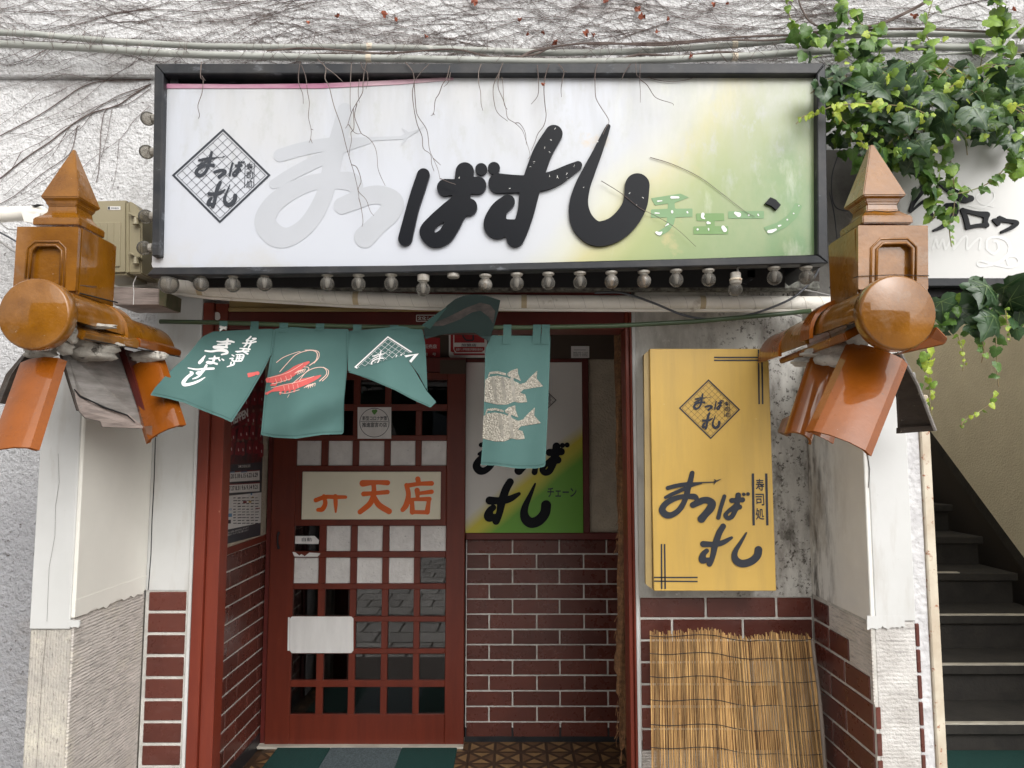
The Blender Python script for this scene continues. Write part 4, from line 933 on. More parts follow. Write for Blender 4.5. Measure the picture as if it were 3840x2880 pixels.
# ================================================================ noren rod and cloth
RY = 2.27
rod = [U(x, y, RY) for x, y in [(600, 1206), (800, 1209), (1100, 1219), (1400, 1226), (1700, 1228), (2000, 1228), (2300, 1222), (2600, 1206), (2900, 1180), (3040, 1166)]]
tag(MB().tube(rod, .0075, 10).build('curtain_rod', M['bamboo_g'], smooth=True), 'long green bamboo rod sagging across the entrance', 'rod')
no = thing('noren_curtain', 'teal split cloth curtain with white writing, red shrimp and silver fish, blown by wind', 'shop curtain', (-.3, RY, 1.8))
sn = math.sin
def YA(x, y): s = max(0, (y - 1235) / 345); return RY - .012 - .17 * s ** 1.2 - .16 * max(0, (800 - x) / 235) * min(1, s * 1.4) + .010 * sn(x * .022 + y * .013) * min(1, s * 2)
def YB(x, y): s = max(0, (y - 1235) / 400); return RY - .012 - .10 * s + (.018 * sn((x - 980) * .022 + 1 + s) + .022 * sn((y - 1390) * .024 + (x - 1000) * .010)) * min(1, s * 1.6)
def YC(x, y): s = max(0, (y - 1235) / 300); return RY - .012 - .08 * s + .010 * sn(x * .025)
def YE(x, y): s = max(0, (y - 1260) / 490); return RY - .004 - .03 * s + .007 * sn(x * .035 + s * 2) * (.3 + s)
mA, mB, mC, mE = [(lambda f: (lambda x, y: U(x, y, f(x, y))))(f) for f in (YA, YB, YC, YE)]
n5 = lambda x, y: (500 + x * .4521, 900 + y * .4521)
def cloth(name, pts, mp, m='cloth', cell=7, parent=no, th=.0018):
    return sheet(name, sd_poly(pts), mp, M[m], parent, cell, thick=th, smooth=True)
ca = cloth('cloth_panel', [(762, 1261), (800, 1243), (1000, 1233), (1028, 1233), (1020, 1330), (1013, 1337), (985, 1395), (930, 1490), (868, 1584), (830, 1566), (760, 1540), (690, 1510), (620, 1492), (563, 1482), (580, 1455), (620, 1410), (650, 1380), (690, 1345), (720, 1310), (745, 1278)], mA)
cb = cloth('cloth_panel', [(1028.5, 1233), (1100, 1226), (1160, 1232), (1308, 1234), (1306, 1310), (1300, 1400), (1290, 1500), (1288, 1628), (1210, 1630), (1110, 1645), (1030, 1641), (978, 1631), (985, 1560), (992, 1480), (1013.5, 1340), (1021, 1330)], mB)
cc = cloth('cloth_panel', [p3(16, 755), p3(300, 730), p3(450, 715), p3(630, 740), p3(650, 850), p3(660, 1000), p3(670, 1260), p3(600, 1120), p3(478, 958), p3(240, 1035), p3(10, 1092), p3(12, 900)], mC)
YF = lambda x, y: YC(x, y) - .012 - .03 * max(0, min(1, (y - 1330) / 150)) - .016 * sn((x - 1300) * .012)
mF = lambda x, y: U(x, y, YF(x, y))
cf = cloth('folded_flap', [p3(10, 1094), p3(120, 1062), p3(240, 1034), p3(478, 956), p3(560, 1075), p3(665, 1255), p3(744, 1345), p3(695, 1390), p3(560, 1330), p3(400, 1245), p3(200, 1160)], mF, 'cloth', 6)
YD = lambda x, y: RY - .02 - .22 * max(0, min(1.1, (1262 - y) / 150)) + .0006 * abs(x - 1700) * .2
mD = lambda x, y: U(x, y, YD(x, y))
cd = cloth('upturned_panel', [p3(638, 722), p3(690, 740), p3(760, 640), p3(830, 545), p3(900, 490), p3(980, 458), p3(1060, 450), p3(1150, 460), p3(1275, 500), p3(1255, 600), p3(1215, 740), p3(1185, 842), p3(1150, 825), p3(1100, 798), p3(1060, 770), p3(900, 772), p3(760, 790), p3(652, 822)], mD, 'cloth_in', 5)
cloth('upturned_edge', [p3(620, 708), p3(760, 602), p3(836, 547), p3(832, 560), p3(760, 650), p3(690, 738)], lambda x, y: U(x, y, YD(x, y) - .004), 'cloth', 5)
M['fishback'] = mat('show_through_fish_print', (.13, .105, .10), (.06, .055, .055), ns=30, rough=.8)
sheet('fish_show_through', sd_poly([p3(700, 716), p3(720, 690), p3(840, 640), p3(1000, 560), p3(1110, 520), p3(1190, 540), p3(1232, 590), p3(1215, 695), p3(1180, 640), p3(1110, 585), p3(1040, 600), p3(940, 660), p3(800, 712)]), mD, M['fishback'], cd, 5, off=.0015)
ce = cloth('cloth_panel', [p3(1205, 790), p3(1690, 798), p3(1685, 1000), p3(1670, 1400), (2045, 1749), (2010, 1757), (1940, 1757), (1860, 1746), (1803, 1744), p3(1130, 1640), p3(1140, 1300), p3(1150, 900)], mE, 'cloth', 8)
for (x, y, w, yb, mpx) in [(838, 1207, 30, 1236, mA), (955, 1208, 30, 1240, mA), (1064, 1214, 32, 1246, mB), (1200, 1216, 32, 1240, mB), (1340, 1220, 32, 1244, mC), (1478, 1222, 32, 1236, mC), (1903, 1220, 30, 1290, mE), (2014, 1220, 30, 1290, mE), (2047, 1220, 30, 1290, mE)]:
    a = [U(x - w / 2, y - 3, RY - .008), U(x + w / 2, y - 3, RY - .008), U(x + w / 2, y + 12, RY - .0095), U(x + w / 2 - 4, yb, mpx(x, yb).y - .0025), U(x - w / 2 - 4, yb, mpx(x, yb).y - .0025), U(x - w / 2, y + 12, RY - .0095)]
    b = [U(x - w / 2, y - 3, RY + .010), U(x + w / 2, y - 3, RY + .010), U(x + w / 2, yb - 4, RY + .004), U(x - w / 2, yb - 4, RY + .004)]
    mm = MB(); mm.add(a, [(0, 1, 2, 5), (5, 2, 3, 4)]); mm.add(b, [(0, 3, 2, 1)]); mm.add([a[0], a[1], b[1], b[0]], [(0, 1, 2, 3)]); mm.build('loop', M['cloth'], no)
kn = MB(); random.seed(2)
for k in range(4): kn.tube([U(826 + k * 3, 1226, RY - .010), U(836 + random.uniform(-12, 14), 1231 + k * 3, RY - .016), U(848 - k * 3, 1228, RY - .010)], .004, 6)
kn.build('knot', M['sticker'], no)
def hem(parent, mp, pts, w=1.6):
    q = []
    for a, b in zip(pts[:-1], pts[1:]):
        n = max(2, int(math.hypot(b[0] - a[0], b[1] - a[1]) / 14)); q += [(a[0] + (b[0] - a[0]) * k / n, a[1] + (b[1] - a[1]) * k / n) for k in range(n)]
    TX(mp, .0016).path(q + [pts[-1]], w).build('hem', M['hem'], parent)
hem(ca, mA, [(576, 1474), (625, 1484), (695, 1501), (765, 1531), (834, 1557), (866, 1572)]); hem(ca, mA, [(1024, 1240), (1014, 1330), (980, 1392), (926, 1486), (866, 1574)], 1.2)
hem(cb, mB, [(982, 1622), (1032, 1631), (1110, 1634), (1210, 1620), (1286, 1618)]); hem(cb, mB, [(1300, 1240), (1298, 1400), (1282, 1622)], 1.2); hem(cb, mB, [(1034, 1240), (1026, 1330), (1000, 1480), (986, 1622)], 1.2)
hem(ce, mE, [(1807, 1734), (1860, 1736), (1940, 1746), (2010, 1746), (2042, 1739)]); hem(cf, mF, [p3(24, 1100), p3(200, 1150), p3(400, 1234), p3(560, 1318), p3(694, 1376)], 1.2)
# writing on the first panel, slanting with the cloth
def n2(x, y): return (560 + x * .3436, 1180 + y * .3436)
wr = []
def wput(key, q, rs=1.0):
    a, b, c, d = LB[key]; out = []
    for st in LET[key]:
        s2 = []
        for p in st:
            u = (p[0] - a) / (c - a); v = (p[1] - b) / (d - b)
            x = (q[0][0] * (1 - u) + q[1][0] * u) * (1 - v) + (q[3][0] * (1 - u) + q[2][0] * u) * v; y = (q[0][1] * (1 - u) + q[1][1] * u) * (1 - v) + (q[3][1] * (1 - u) + q[2][1] * u) * v
            s2.append((x, y, 0))
        out.append(s2)
    return out
hand = [  # strokes in the zoomed units, thin brush
 [(740, 292, 5), (800, 298, 9), (870, 290, 12), (925, 300, 9)], [(745, 325, 5), (810, 322, 9), (885, 318, 8)], [(858, 270, 12), (850, 310, 11), (838, 350, 12), (790, 362, 9), (720, 362, 11), (705, 350, 9), (760, 345, 8), (850, 358, 11)],
 [(612, 395, 8), (680, 402, 10), (760, 390, 13), (835, 395, 17), (850, 420, 12), (790, 436, 8)],
 [(610, 450, 6), (580, 490, 14), (550, 525, 15), (590, 500, 6)], [(655, 480, 7), (720, 478, 11), (765, 470, 7)], [(715, 455, 9), (705, 500, 13), (680, 530, 11), (630, 525, 9), (650, 512, 7), (740, 538, 11)], [(755, 478, 6), (770, 500, 9)], [(795, 485, 6), (812, 497, 9)],
 [(425, 582, 5), (520, 598, 9), (620, 592, 12), (705, 588, 11)], [(625, 555, 13), (600, 600, 14), (560, 640, 15), (520, 640, 11), (540, 625, 8), (570, 640, 11), (530, 680, 10), (475, 702, 5)],
 [(450, 625, 8), (470, 640, 16), (440, 665, 15), (410, 690, 16), (375, 740, 20), (390, 765, 17), (460, 755, 14), (540, 725, 12), (610, 685, 4)],
 [(1110, 240, 8), (1085, 265, 8), (1060, 280, 6)], [(1130, 262, 8), (1165, 262, 8), (1120, 285, 6), (1060, 285, 5)], [(1018, 312, 5), (1090, 312, 8), (1165, 295, 8)], [(1070, 285, 8), (1060, 325, 9), (1035, 350, 6)], [(1115, 285, 8), (1105, 325, 9), (1085, 358, 7)],
 [(990, 368, 5), (1040, 372, 8), (1100, 378, 8)], [(945, 402, 6), (1010, 400, 8), (1085, 398, 8)], [(1040, 370, 8), (1015, 398, 8), (960, 412, 5)], [(1020, 400, 7), (1075, 428, 9)],
 [(905, 440, 6), (925, 452, 7)], [(880, 480, 6), (915, 478, 7), (905, 500, 7), (940, 508, 7), (1005, 505, 8)], [(950, 438, 6), (1030, 440, 8), (1015, 495, 8)], [(965, 455, 6), (950, 495, 7)], [(955, 462, 5), (1020, 462, 5)], [(950, 480, 5), (1015, 480, 5)], [(990, 440, 6), (980, 498, 6)],
 [(895, 520, 7), (890, 545, 7)], [(930, 515, 8), (920, 545, 9), (850, 570, 4)]]
sheet('white_writing', sd_strokes([[n2(p[0], p[1]) + (p[2] * .36,) for p in s] for s in hand]), mA, M['white_print'], ca, 1.7, off=.0016)
# shrimp
def shr(P, mp, name, m, par, cell=2): return sheet(name, sd_strokes([[n2(p[0], p[1]) + (p[2] * .3436,) for p in s] for s in P]), mp, m, par, cell, off=.0016)
shr([[(1085, 650, 14), (1130, 640, 10), (1185, 640, 20)], [(1088, 672, 12), (1150, 655, 10)]], lambda x, y: U(x, y, YA(x, y) - .0003), 'shrimp_tail', M['pink_print'], ca)
s1 = [[(1300, 715, 28), (1380, 700, 34), (1460, 680, 38), (1540, 645, 42), (1600, 600, 40), (1680, 550, 24), (1740, 520, 12)]]
s1 += [[(1350 + k * 45, 735 - k * 12, 15), (1345 + k * 45, 762 - k * 12, 8)] for k in range(5)] + [[(1330, 770, 8), (1380, 765, 10)], [(1280, 862, 14), (1330, 835, 10), (1400, 810, 26), (1480, 795, 36), (1570, 780, 38), (1660, 745, 40), (1750, 715, 32), (1830, 685, 18), (1870, 665, 8)]]
s1 += [[(1440 + k * 50, 830 - k * 8, 12), (1430 + k * 50, 865 - k * 8, 8)] for k in range(4)]
shr(s1, mB, 'shrimp_print', M['pink_print'], cb)
wl = [[(1390, 522, 3), (1470, 465, 2.5), (1600, 415, 2.5), (1650, 404, 2.5)], [(1425, 626, 3), (1500, 540, 3), (1600, 440, 3), (1720, 395, 3), (1800, 395, 4), (1835, 430, 4), (1820, 500, 4), (1750, 555, 4)], [(1700, 388, 2.5), (1790, 388, 2.5), (1850, 410, 3), (1850, 470, 3), (1800, 530, 3)],
      [(1560, 755, 2.5), (1650, 680, 2.5), (1760, 600, 3), (1860, 575, 3), (1920, 590, 3), (1935, 650, 3), (1860, 725, 4)], [(1640, 720, 2.5), (1700, 640, 2.5), (1740, 600, 3), (1735, 575, 3), (1690, 572, 3)], [(1900, 573, 2.5), (1955, 610, 3), (1945, 670, 3), (1890, 725, 3)], [(1510, 905, 2), (1530, 870, 2)]]
wl += [[(1590 + k * 22, 640 - k * 8, 2.5), (1640 + k * 22, 610 - k * 6, 2.5), (1620 + k * 22, 655 - k * 8, 2.5)] for k in range(4)] + [[(1690 + k * 24, 800 - k * 6, 2.5), (1745 + k * 22, 765 - k * 6, 2.5), (1735 + k * 24, 805 - k * 8, 2.5)] for k in range(4)]
wl += [[(1380 + k * 55, 700 - k * 14, 1.8), (1392 + k * 55, 740 - k * 14, 1.8)] for k in range(4)] + [[(1470 + k * 50, 775 - k * 6, 1.8), (1478 + k * 50, 825 - k * 8, 1.8)] for k in range(4)] + [[(1300, 690, 2), (1450, 655, 2), (1560, 610, 2), (1680, 535, 2)], [(1330, 800, 2), (1480, 765, 2), (1640, 730, 2), (1800, 672, 2)], [(1340, 755, 2.5), (1400, 745, 2.5), (1550, 700, 2.5)], [(1420, 850, 2.5), (1500, 858, 2.5), (1640, 820, 2.5)]]
M['pale_pink'] = mat('pale_pink_outline', (.72, .50, .42), rough=.7)
sheet('shrimp_outline', sd_strokes([[n2(p[0], p[1]) + (p[2] * .42,) for p in s] for s in wl]), mB, M['pale_pink'], cb, 1.5, off=.0024)
# folded emblem
efn = affine3([p3(345, 805), p3(640, 985), p3(370, 1260), p3(62, 1048)])
def _clipf(X, Y):   # keeps what lies above the fold line
    a, b = p3(10, 1094), p3(478, 954); d = (b[0] - a[0], b[1] - a[1]); n = (-d[1], d[0]); L = math.hypot(*n)
    return ((X - a[0]) * n[0] + (Y - a[1]) * n[1]) / L
clip_src = _clipf
def emb_clip():
    a, b = p3(10, 1088), p3(478, 950); c = p3(478, 950); d2 = p3(545, 1045)
    # the same line in emblem units
    A = np.array([[x, y, 1] for x, y in EC]); X = np.linalg.lstsq(A, np.array([p3(345, 805), p3(640, 985), p3(370, 1260), p3(62, 1048)]), rcond=None)[0]
    Mi = np.linalg.inv(X[:2].T); inv = lambda p: Mi @ (np.array(p) - X[2])
    pa, pb = inv(a), inv(b); d = pb - pa; n = np.array([-d[1], d[0]]); n /= np.hypot(*n)
    if n @ inv(p3(345, 805)) - n @ pa > 0: n = -n
    return [(n[0], n[1], n @ pa)]
emblem(cc, mC, efn, .095, M['white_print'], M['white_print'], 1.3, clip=emb_clip(), off=.0025)
TX(mC, .0022).poly([p3(478, 958), p3(600, 942), p3(535, 1018), p3(520, 1004), p3(560, 955), p3(490, 975)]).build('emblem_border', M['white_print'], cc)
# silver fish
def fish(dx_, dy_, nm):
    f = lambda P: [(p3(x + dx_, y + dy_)) for x, y in P]
    body = sd_poly(f([(1148, 1160), (1185, 1135), (1250, 1125), (1330, 1140), (1400, 1175), (1440, 1195), (1480, 1185), (1520, 1140), (1582, 1082), (1575, 1150), (1632, 1215), (1560, 1225), (1500, 1235), (1465, 1240), (1440, 1270), (1480, 1280), (1498, 1345), (1430, 1350), (1390, 1340), (1330, 1365), (1250, 1365), (1180, 1350), (1142, 1340)]))
    fins = sd_poly(f([(1330, 1110), (1360, 1085), (1418, 1065), (1422, 1110), (1445, 1170), (1400, 1150), (1340, 1130)])); fins2 = sd_poly(f([(1170, 1140), (1185, 1095), (1250, 1088), (1320, 1105), (1325, 1125), (1250, 1108), (1190, 1112), (1180, 1138)]))
    clip = sd_poly([p3(1152, 900), p3(1680, 900), p3(1670, 1400), (2045, 1749), (1803, 1744), p3(1127, 1640), p3(1142, 1300)])
    sheet(nm, sd_and(sd_or(sd_or(body, fins), fins2), clip), mE, M['silver'], ce, 2.5, off=.0016)
fish(0, 0, 'silver_fish')
fish(-20, 305, 'silver_fish')
M['foil_dark'] = mat('dull_foil_stripe', (.15, .14, .12), (.26, .24, .2), ns=60, rough=.5, metal=.3)
fs = []
for dx_, dy_ in ((0, 0), (-20, 305)):
    for x in (1215, 1290, 1370):
        if dx_ and x == 1215: continue
        fs.append([p3(x + dx_, 1150 + dy_) + (6,), p3(x + 12 + dx_, 1240 + dy_) + (7,), p3(x + 25 + dx_, 1330 + dy_) + (4,)])
fst = sheet('fish_stripes', sd_strokes(fs), mE, M['foil_dark'], ce, 2.2, off=.0024); tag(fst, kind='stuff')
# ================================================================ conduits and pipes
def pipe(name, pts, r, m, label, Y, n=10): return tag(MB().tube([U(x, y, Y(x) if callable(Y) else Y) for x, y in pts], r, n).build(name, M[m], smooth=True), label, 'pipe')
up = [(-120, 118), (0, 122), (136, 128), (271, 142), (407, 154), (588, 165), (768, 174), (1000, 177), (1352, 176), (1578, 181), (1900, 192), (2071, 199), (2342, 194), (2569, 181), (2800, 165), (3000, 145), (3250, 130), (3470, 127), (3840, 133), (3990, 138)]
lo = [(-120, 160), (0, 165), (158, 171), (316, 180), (452, 189), (588, 199), (768, 206), (1000, 212), (1352, 219), (1578, 221), (1900, 229), (2071, 233), (2342, 230), (2569, 221), (2800, 210), (2950, 200), (3066, 192), (3292, 183), (3473, 176), (3840, 181), (3990, 184)]
pipe('conduit', up, .0108, 'pipe', 'upper one of the two grey conduits above the big sign', 2.40)
pipe('conduit', lo, .0122, 'pipe', 'lower one of the two grey conduits, just above the sign frame', 2.37)
for (x, y, r, Y) in [(1386, 175, .0125, 2.40), (1383, 219, .014, 2.37), (2755, 168, .0125, 2.40), (2755, 214, .014, 2.37)]:
    a = U(x - 10, y, Y); b = U(x + 10, y, Y)
    tag(MB().tube([a, b], r, 10).build('rusty_clamp', M['rustwhite']), {1386: 'rusty clamp on the upper conduit near the sign middle', 1383: 'rusty clamp on the lower conduit near the sign middle'}.get(x, 'rusty clamp on the upper conduit right of the sign middle' if y < 200 else 'rusty clamp on the lower conduit right of the sign middle'), 'clamp')
iw = thing('insulated_pipe', 'fat white tape wrapped pipe running over the whole entrance under the bulbs', 'pipe', (0, 2.30, 2))
wp = [(430, 1058), (500, 1062), (633, 1070), (800, 1088), (1000, 1100), (1300, 1118), (1600, 1128), (2000, 1132), (2400, 1134), (2800, 1135), (3150, 1137)]
PYp = 2.315
MB().tube([U(x, y, PYp) for x, y in wp], [.019] * 2 + [.0225] * 9, 16).build('wrapped_tube', M['wrap'], iw, smooth=True)
MB().tube([U(x, y + 29, PYp) for x, y in wp[2:]], .0065, 8).build('thin_tube', M['wrap'], iw, smooth=True)
def onpath(P, x):
    for a, b in zip(P[:-1], P[1:]):
        if a[0] <= x <= b[0]: return a[1] + (b[1] - a[1]) * (x - a[0]) / (b[0] - a[0])
    return P[-1][1]
m = MB(); x = 460
while x < 3120:                       # lapped edges of the wrapping, slanting round the pipe
    c = U(x, onpath(wp, x), PYp); pts = []
    for k in range(9):
        t = -1.5 + 3.0 * k / 8; pts.append(c + Vector((.010 * (k - 4) / 4, -math.cos(t) * .0228, -math.sin(t) * .0228)))
    m.tube(pts, .0005, 4); x += random.uniform(52, 68)
tag(m.build('wrapping_lap', M['lap'], iw), kind='stuff')
for x in (755, 1337, 1965, 2632):
    c = U(x, onpath(wp, x), PYp); MB().tube([c + Vector((-.009, 0, 0)), c + Vector((.009, 0, 0))], .0234, 16).build('tape_band', M['tape'], iw, smooth=False)
wl_ = thing('wrapped_pipe_end', 'crumpled white wrapped pipe end left of the beige box', 'pipe', (-1.6, 2.3, 2.2))
MB().tube([U(x, y, 2.30) for x, y in [(-140, 812), (0, 806), (60, 802), (110, 800), (150, 800), (185, 808)]], [.026, .0255, .025, .024, .028, .016], 12).build('wrapping', M['wrap'], wl_, smooth=True)
MB().prism([U(*p, 2.275) for p in [(78, 790), (90, 830), (140, 838), (150, 800)]], (0, .006, 0)).build('loose_flap', M['wrap'], wl_)
MB().prism([U(*p, 2.27) for p in [(115, 772), (140, 765), (162, 768), (130, 776)]], (0, .004, 0)).build('tape_end', M['dark'], wl_)
def cable(pts, r, m, label, Y): return tag(MB().tube([U(p[0], p[1], p[2] if len(p) > 2 else Y) for p in [q for q in cat3(pts)]], r, 8).build('cable', M[m], smooth=True), label, 'cable')
def cat3(pts, n=5):
    P = [np.array(p, float) for p in pts]; P = [2 * P[0] - P[1]] + P + [2 * P[-1] - P[-2]]; out = []
    for i in range(1, len(P) - 2):
        for k in range(n):
            t = k / n; a, b, c, d = P[i - 1:i + 3]; out.append(tuple(.5 * ((2 * b) + (c - a) * t + (2 * a - 5 * b + 4 * c - d) * t * t + (3 * b - a - 3 * c + d) * t ** 3)))
    out.append(tuple(P[-2])); return out
cable([(2230, 1098), (2290, 1096), (2350, 1102), (2460, 1140), (2552, 1178), (2640, 1196), (2735, 1194), (2846, 1170), (2960, 1124), (3020, 1078), (3060, 1030), (3075, 985)], .0038, 'cable', 'thick dark cable sagging in front of the wrapped pipe', 2.272)
cable([(2680, 1040), (2750, 1042), (2830, 1060), (2950, 1075), (3040, 1092), (3120, 1110)], .0032, 'cable_l', 'upper pale cable behind the hanging bulb', 2.38)
cable([(2685, 1065), (2760, 1073), (2850, 1082), (2960, 1076), (3010, 1055)], .0032, 'cable_l', 'lower pale cable behind the hanging bulb', 2.39)
cable([(2780, 1165), (2850, 1170), (2930, 1168), (2985, 1182), (3010, 1190)], .0024, 'cable_l', 'short pale cable end above the green rod', 2.33)
cable([(-60, 850), (0, 872), (60, 905), (100, 930)], .003, 'cable', 'dark cable left of the amber finial', 2.30)
cable([(-60, 875), (0, 905), (50, 940), (90, 952)], .004, 'cable_l', 'thick grey cable left of the amber finial', 2.31)
cable([(-40, 822), (0, 835), (30, 858), (70, 862)], .0022, 'cable_l', 'thin grey cable under the crumpled pipe end', 2.28)
cable([(3110, 720), (3128, 800), (3140, 900), (3150, 960), (3138, 1040), (3110, 1080)], .0022, 'cable', 'thin cable behind the right finial', 2.40)
cable([(3150, 560), (3120, 660), (3125, 760), (3165, 790), (3230, 780)], .0022, 'cable', 'thin looping cable beside the sign frame', 2.41)
cable([(3500, 205), (3640, 198), (3760, 200), (3900, 206)], .004, 'pipe', 'thin grey tube under the conduits at the upper right', 2.36)
cable([(3840, 90), (3790, 140), (3730, 210), (3660, 262), (3560, 300)], .0045, 'pipe', 'thin grey tube bending down into the ivy', 2.30)
# dark lichen covered ledge behind the bulbs and backing
lg = thing('lichen_ledge', 'cracked lichen covered ledge behind the row of bulbs', 'ledge', (0, 2.40, 2.1))
MB().box(XA(600, 2.38), XA(3100, 2.38), 2.375, WY - .001, ZA(1088, 2.375), ZA(1052, 2.375)).build('ledge', M['mossy'], lg, bevel=.008)
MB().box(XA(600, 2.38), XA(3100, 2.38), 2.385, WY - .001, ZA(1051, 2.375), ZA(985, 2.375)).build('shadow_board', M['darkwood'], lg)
dk = thing('grimy_wall_patch', 'grimy grey wall between the sign frame and the right finial', 'wall', (1.0, 2.44, 2.3))
MB().box(1.01, 1.30, MAINY - .014, MAINY - .001, z_lint - .06, ZA(560, 2.44)).build('plaster', M['grime'], dk)

# ================================================================ light bulbs
def sphere(r, n=16, k=10):
    return [(r * math.sin(math.pi * i / k), -r * math.cos(math.pi * i / k)) for i in range(1, k)]
def make_bulb(p, label, group, rust=False, horiz=False, drop=0, big=1.0):
    t = thing('light_bulb', label, 'light bulb', p, group)
    r = .0215 * big
    MB().lathe([(a, h) for a, h in sphere(r)], p, n=18).build('globe', M['bulb_rust' if rust else 'bulb'], t, smooth=True)
    q = p + Vector((0, 0, r * .86)) if not horiz else p + Vector((0, 0, r * .8))
    MB().lathe([(.0105, 0), (.013, .004), (.0175, .006), (.0185, .011 + drop), (.0145, .013 + drop)], q, n=14).build('socket', M['porcelain'], t, auto=35)
    MB().lathe([(.0035, -.014), (.0065, -.004), (.0085, .016)], p + Vector((0, 0, .002)), n=8).build('filament_stem', M['cable_l'], t)
    return t
BYb = 2.075
bl_ = [(633, 1065, 0, 1.35), (754, 1064, 0, 1.05), (873, 1067, 0, 1.05), (992, 1063, 0, 1.05), (1227, 1063, 0, 1), (1344, 1064, 0, 1), (1467, 1063, 0, 1), (1587, 1083, .012, 1), (1820, 1067, 0, .98), (1938, 1062, 0, .98), (2056, 1060, 0, .98), (2175, 1057, 0, .98), (2293, 1055, 0, .98), (2415, 1053, 0, .98), (2536, 1049, 0, 1), (2657, 1047, 0, 1), (2904, 1040, 0, 1.05), (3024, 1039, 0, 1.05)]
wd = ['large cloudy bulb at the left end of the row under the big sign', 'second bulb from the left under the big sign, in front of the wrapped pipe', 'third bulb from the left under the big sign', 'dark clear bulb, fourth from the left under the big sign', 'first bulb right of the wide gap in the left half of the row', 'second bulb right of the wide gap in the left half of the row', 'third bulb right of the wide gap, above the emblem cloth panel',
      'bulb hanging lower on a loosened socket left of the empty socket', 'rust stained bulb just right of the empty socket', 'clear bulb second right of the empty socket, above the silver fish cloth', 'clear bulb third right of the empty socket', 'clear bulb fourth right of the empty socket', 'bulb with an orange rust patch above the red right post', 'bulb with dark rust streaks just right of the red right post', 'third clear bulb left of the dangling one, reflecting a small glint', 'bulb just left of the dangling loose bulb',
      'second bulb from the right end under the sign', 'rightmost bulb under the sign, with a dark broken socket']
wd[14] = 'second bulb left of the dangling loose bulb'
for (x, y, dp, big), lb in zip(bl_, wd):
    make_bulb(U(x, y + 1, BYb), lb, 'bulbs in the row under the big sign', rust=x in (1820, 2293, 2415), drop=dp, big=big)
t = thing('light_bulb', 'loose bulb dangling from a rusty porcelain socket by the metal bracket', 'light bulb', U(2759, 1080, BYb), 'bulbs in the row under the big sign')
MB().lathe(sphere(.0215), U(2757, 1085, BYb), n=18).build('globe', M['bulb'], t, smooth=True)
MB().lathe([(.013, 0), (.017, .004), (.018, .010), (.0150, .012), (.0155, .034), (.013, .037)], U(2759, 1068, BYb), n=14).build('socket', M['porcelain'], t, auto=35)
MB().lathe([(.0182, 0), (.0185, .004), (.0165, .006)], U(2759, 1052, BYb), n=14).build('rusty_ring', M['rustwhite'], t)
MB().tube([U(2768, 1020, BYb), U(2765, 1008, BYb), U(2772, 1000, BYb)], .003, 6).build('wire', M['cable_l'], t)
es = thing('empty_socket', 'empty porcelain socket without a bulb in the row under the sign', 'socket', U(1700, 1035, BYb))
MB().lathe([(.016, 0), (.0185, .003), (.0185, .012), (.015, .014)], U(1700, 1042, BYb), n=14).build('socket', M['porcelain'], es, auto=35)
for x, y, lb in ((545, 445, 'topmost half hidden bulb beside the left frame of the sign'), (540, 570, 'second half hidden bulb from the top beside the left frame'), (537, 812, 'third half hidden bulb, beside the beige box'), (531, 930, 'lowest half hidden bulb beside the left sign frame')):
    p = U(x, y, 2.13); b = thing('light_bulb', lb, 'light bulb', p, 'bulbs along the left edge of the sign')
    MB().lathe(sphere(.022), p + Vector((.008, 0, 0)), n=18).build('globe', M['bulb'], b, smooth=True)
    MB().tube([p + Vector((.022, 0, 0)), p + Vector((.036, 0, 0))], .014, 12).build('socket', M['porcelain'], b)
br = thing('metal_bracket', 'small perforated steel bracket behind the dangling bulb', 'bracket', U(2800, 1040, 2.3))
MB().prism([U(*p, 2.26) for p in [(2778, 1060), (2815, 1038), (2832, 1042), (2800, 1066)]], (0, .004, 0)).prism([U(*p, 2.28) for p in [(2802, 1015), (2830, 1012), (2832, 1040), (2804, 1040)]], (0, .004, 0)).build('bracket_plate', M['frame'], br)

# ================================================================ utility box and timber block on the left
ub = thing('utility_box', 'beige plastic utility box with two latches beside the left finial', 'box', (-1.35, 2.30, 2))
uy = 2.16
MB().prism([U(*p, uy) for p in [(340, 752), (478, 748), (478, 1028), (340, 1035)]], (0, .30, 0)).build('lid', M['box'], ub, bevel=.008, seg=2)
MB().prism([U(*p, uy + .012) for p in [(478.5, 752), (500, 760), (532, 800), (530, 1026), (478.5, 1026)]], (0, .28, 0)).build('body', M['box'], ub, bevel=.004, seg=2)
MB().prism([U(*p, uy - .004) for p in [(345, 832), (452, 832), (448, 1000), (345, 1005)]], (0, .006, 0)).build('raised_panel', M['box'], ub, bevel=.002)
for k in range(4): MB().tube([U(352 + k * 25, 838, uy - .004), U(351 + k * 25, 905, uy - .004)], .0015, 6).build('rib', M['box'], ub)
for y in (800, 948):
    MB().prism([U(*p, uy - .006) for p in [(482, y - 6), (520, y + 14), (520, y + 20), (482, y + 2)]], (0, .03, 0)).build('latch', M['box'], ub, bevel=.001)
    MB().tube([U(510, y + 16, uy), U(510, y + 42, uy)], [.006, .010], 8).build('latch', M['box'], ub)
lb_ = polyplate('label', rectpts(404, 774, 451, 787), flat(uy - .001), M['sticker'], ub, .0008)
TX(flat(uy - .0012), .0004).put('SIGNBOX', 416, 777, 448, 784, .02).poly([(405, 775), (413, 775), (413, 786), (405, 786)]).build('print', M['navy'], ub)
bk = thing('timber_block', 'weathered grey timber block end tied with white string under the wrapped pipe', 'timber', U(520, 1115, 2.2))
MB().prism([U(*p, 2.20) for p in [(425, 1075), (597, 1082), (595, 1143), (425, 1143)]], (0, .14, 0)).build('beam', M['timber'], bk, bevel=.002)
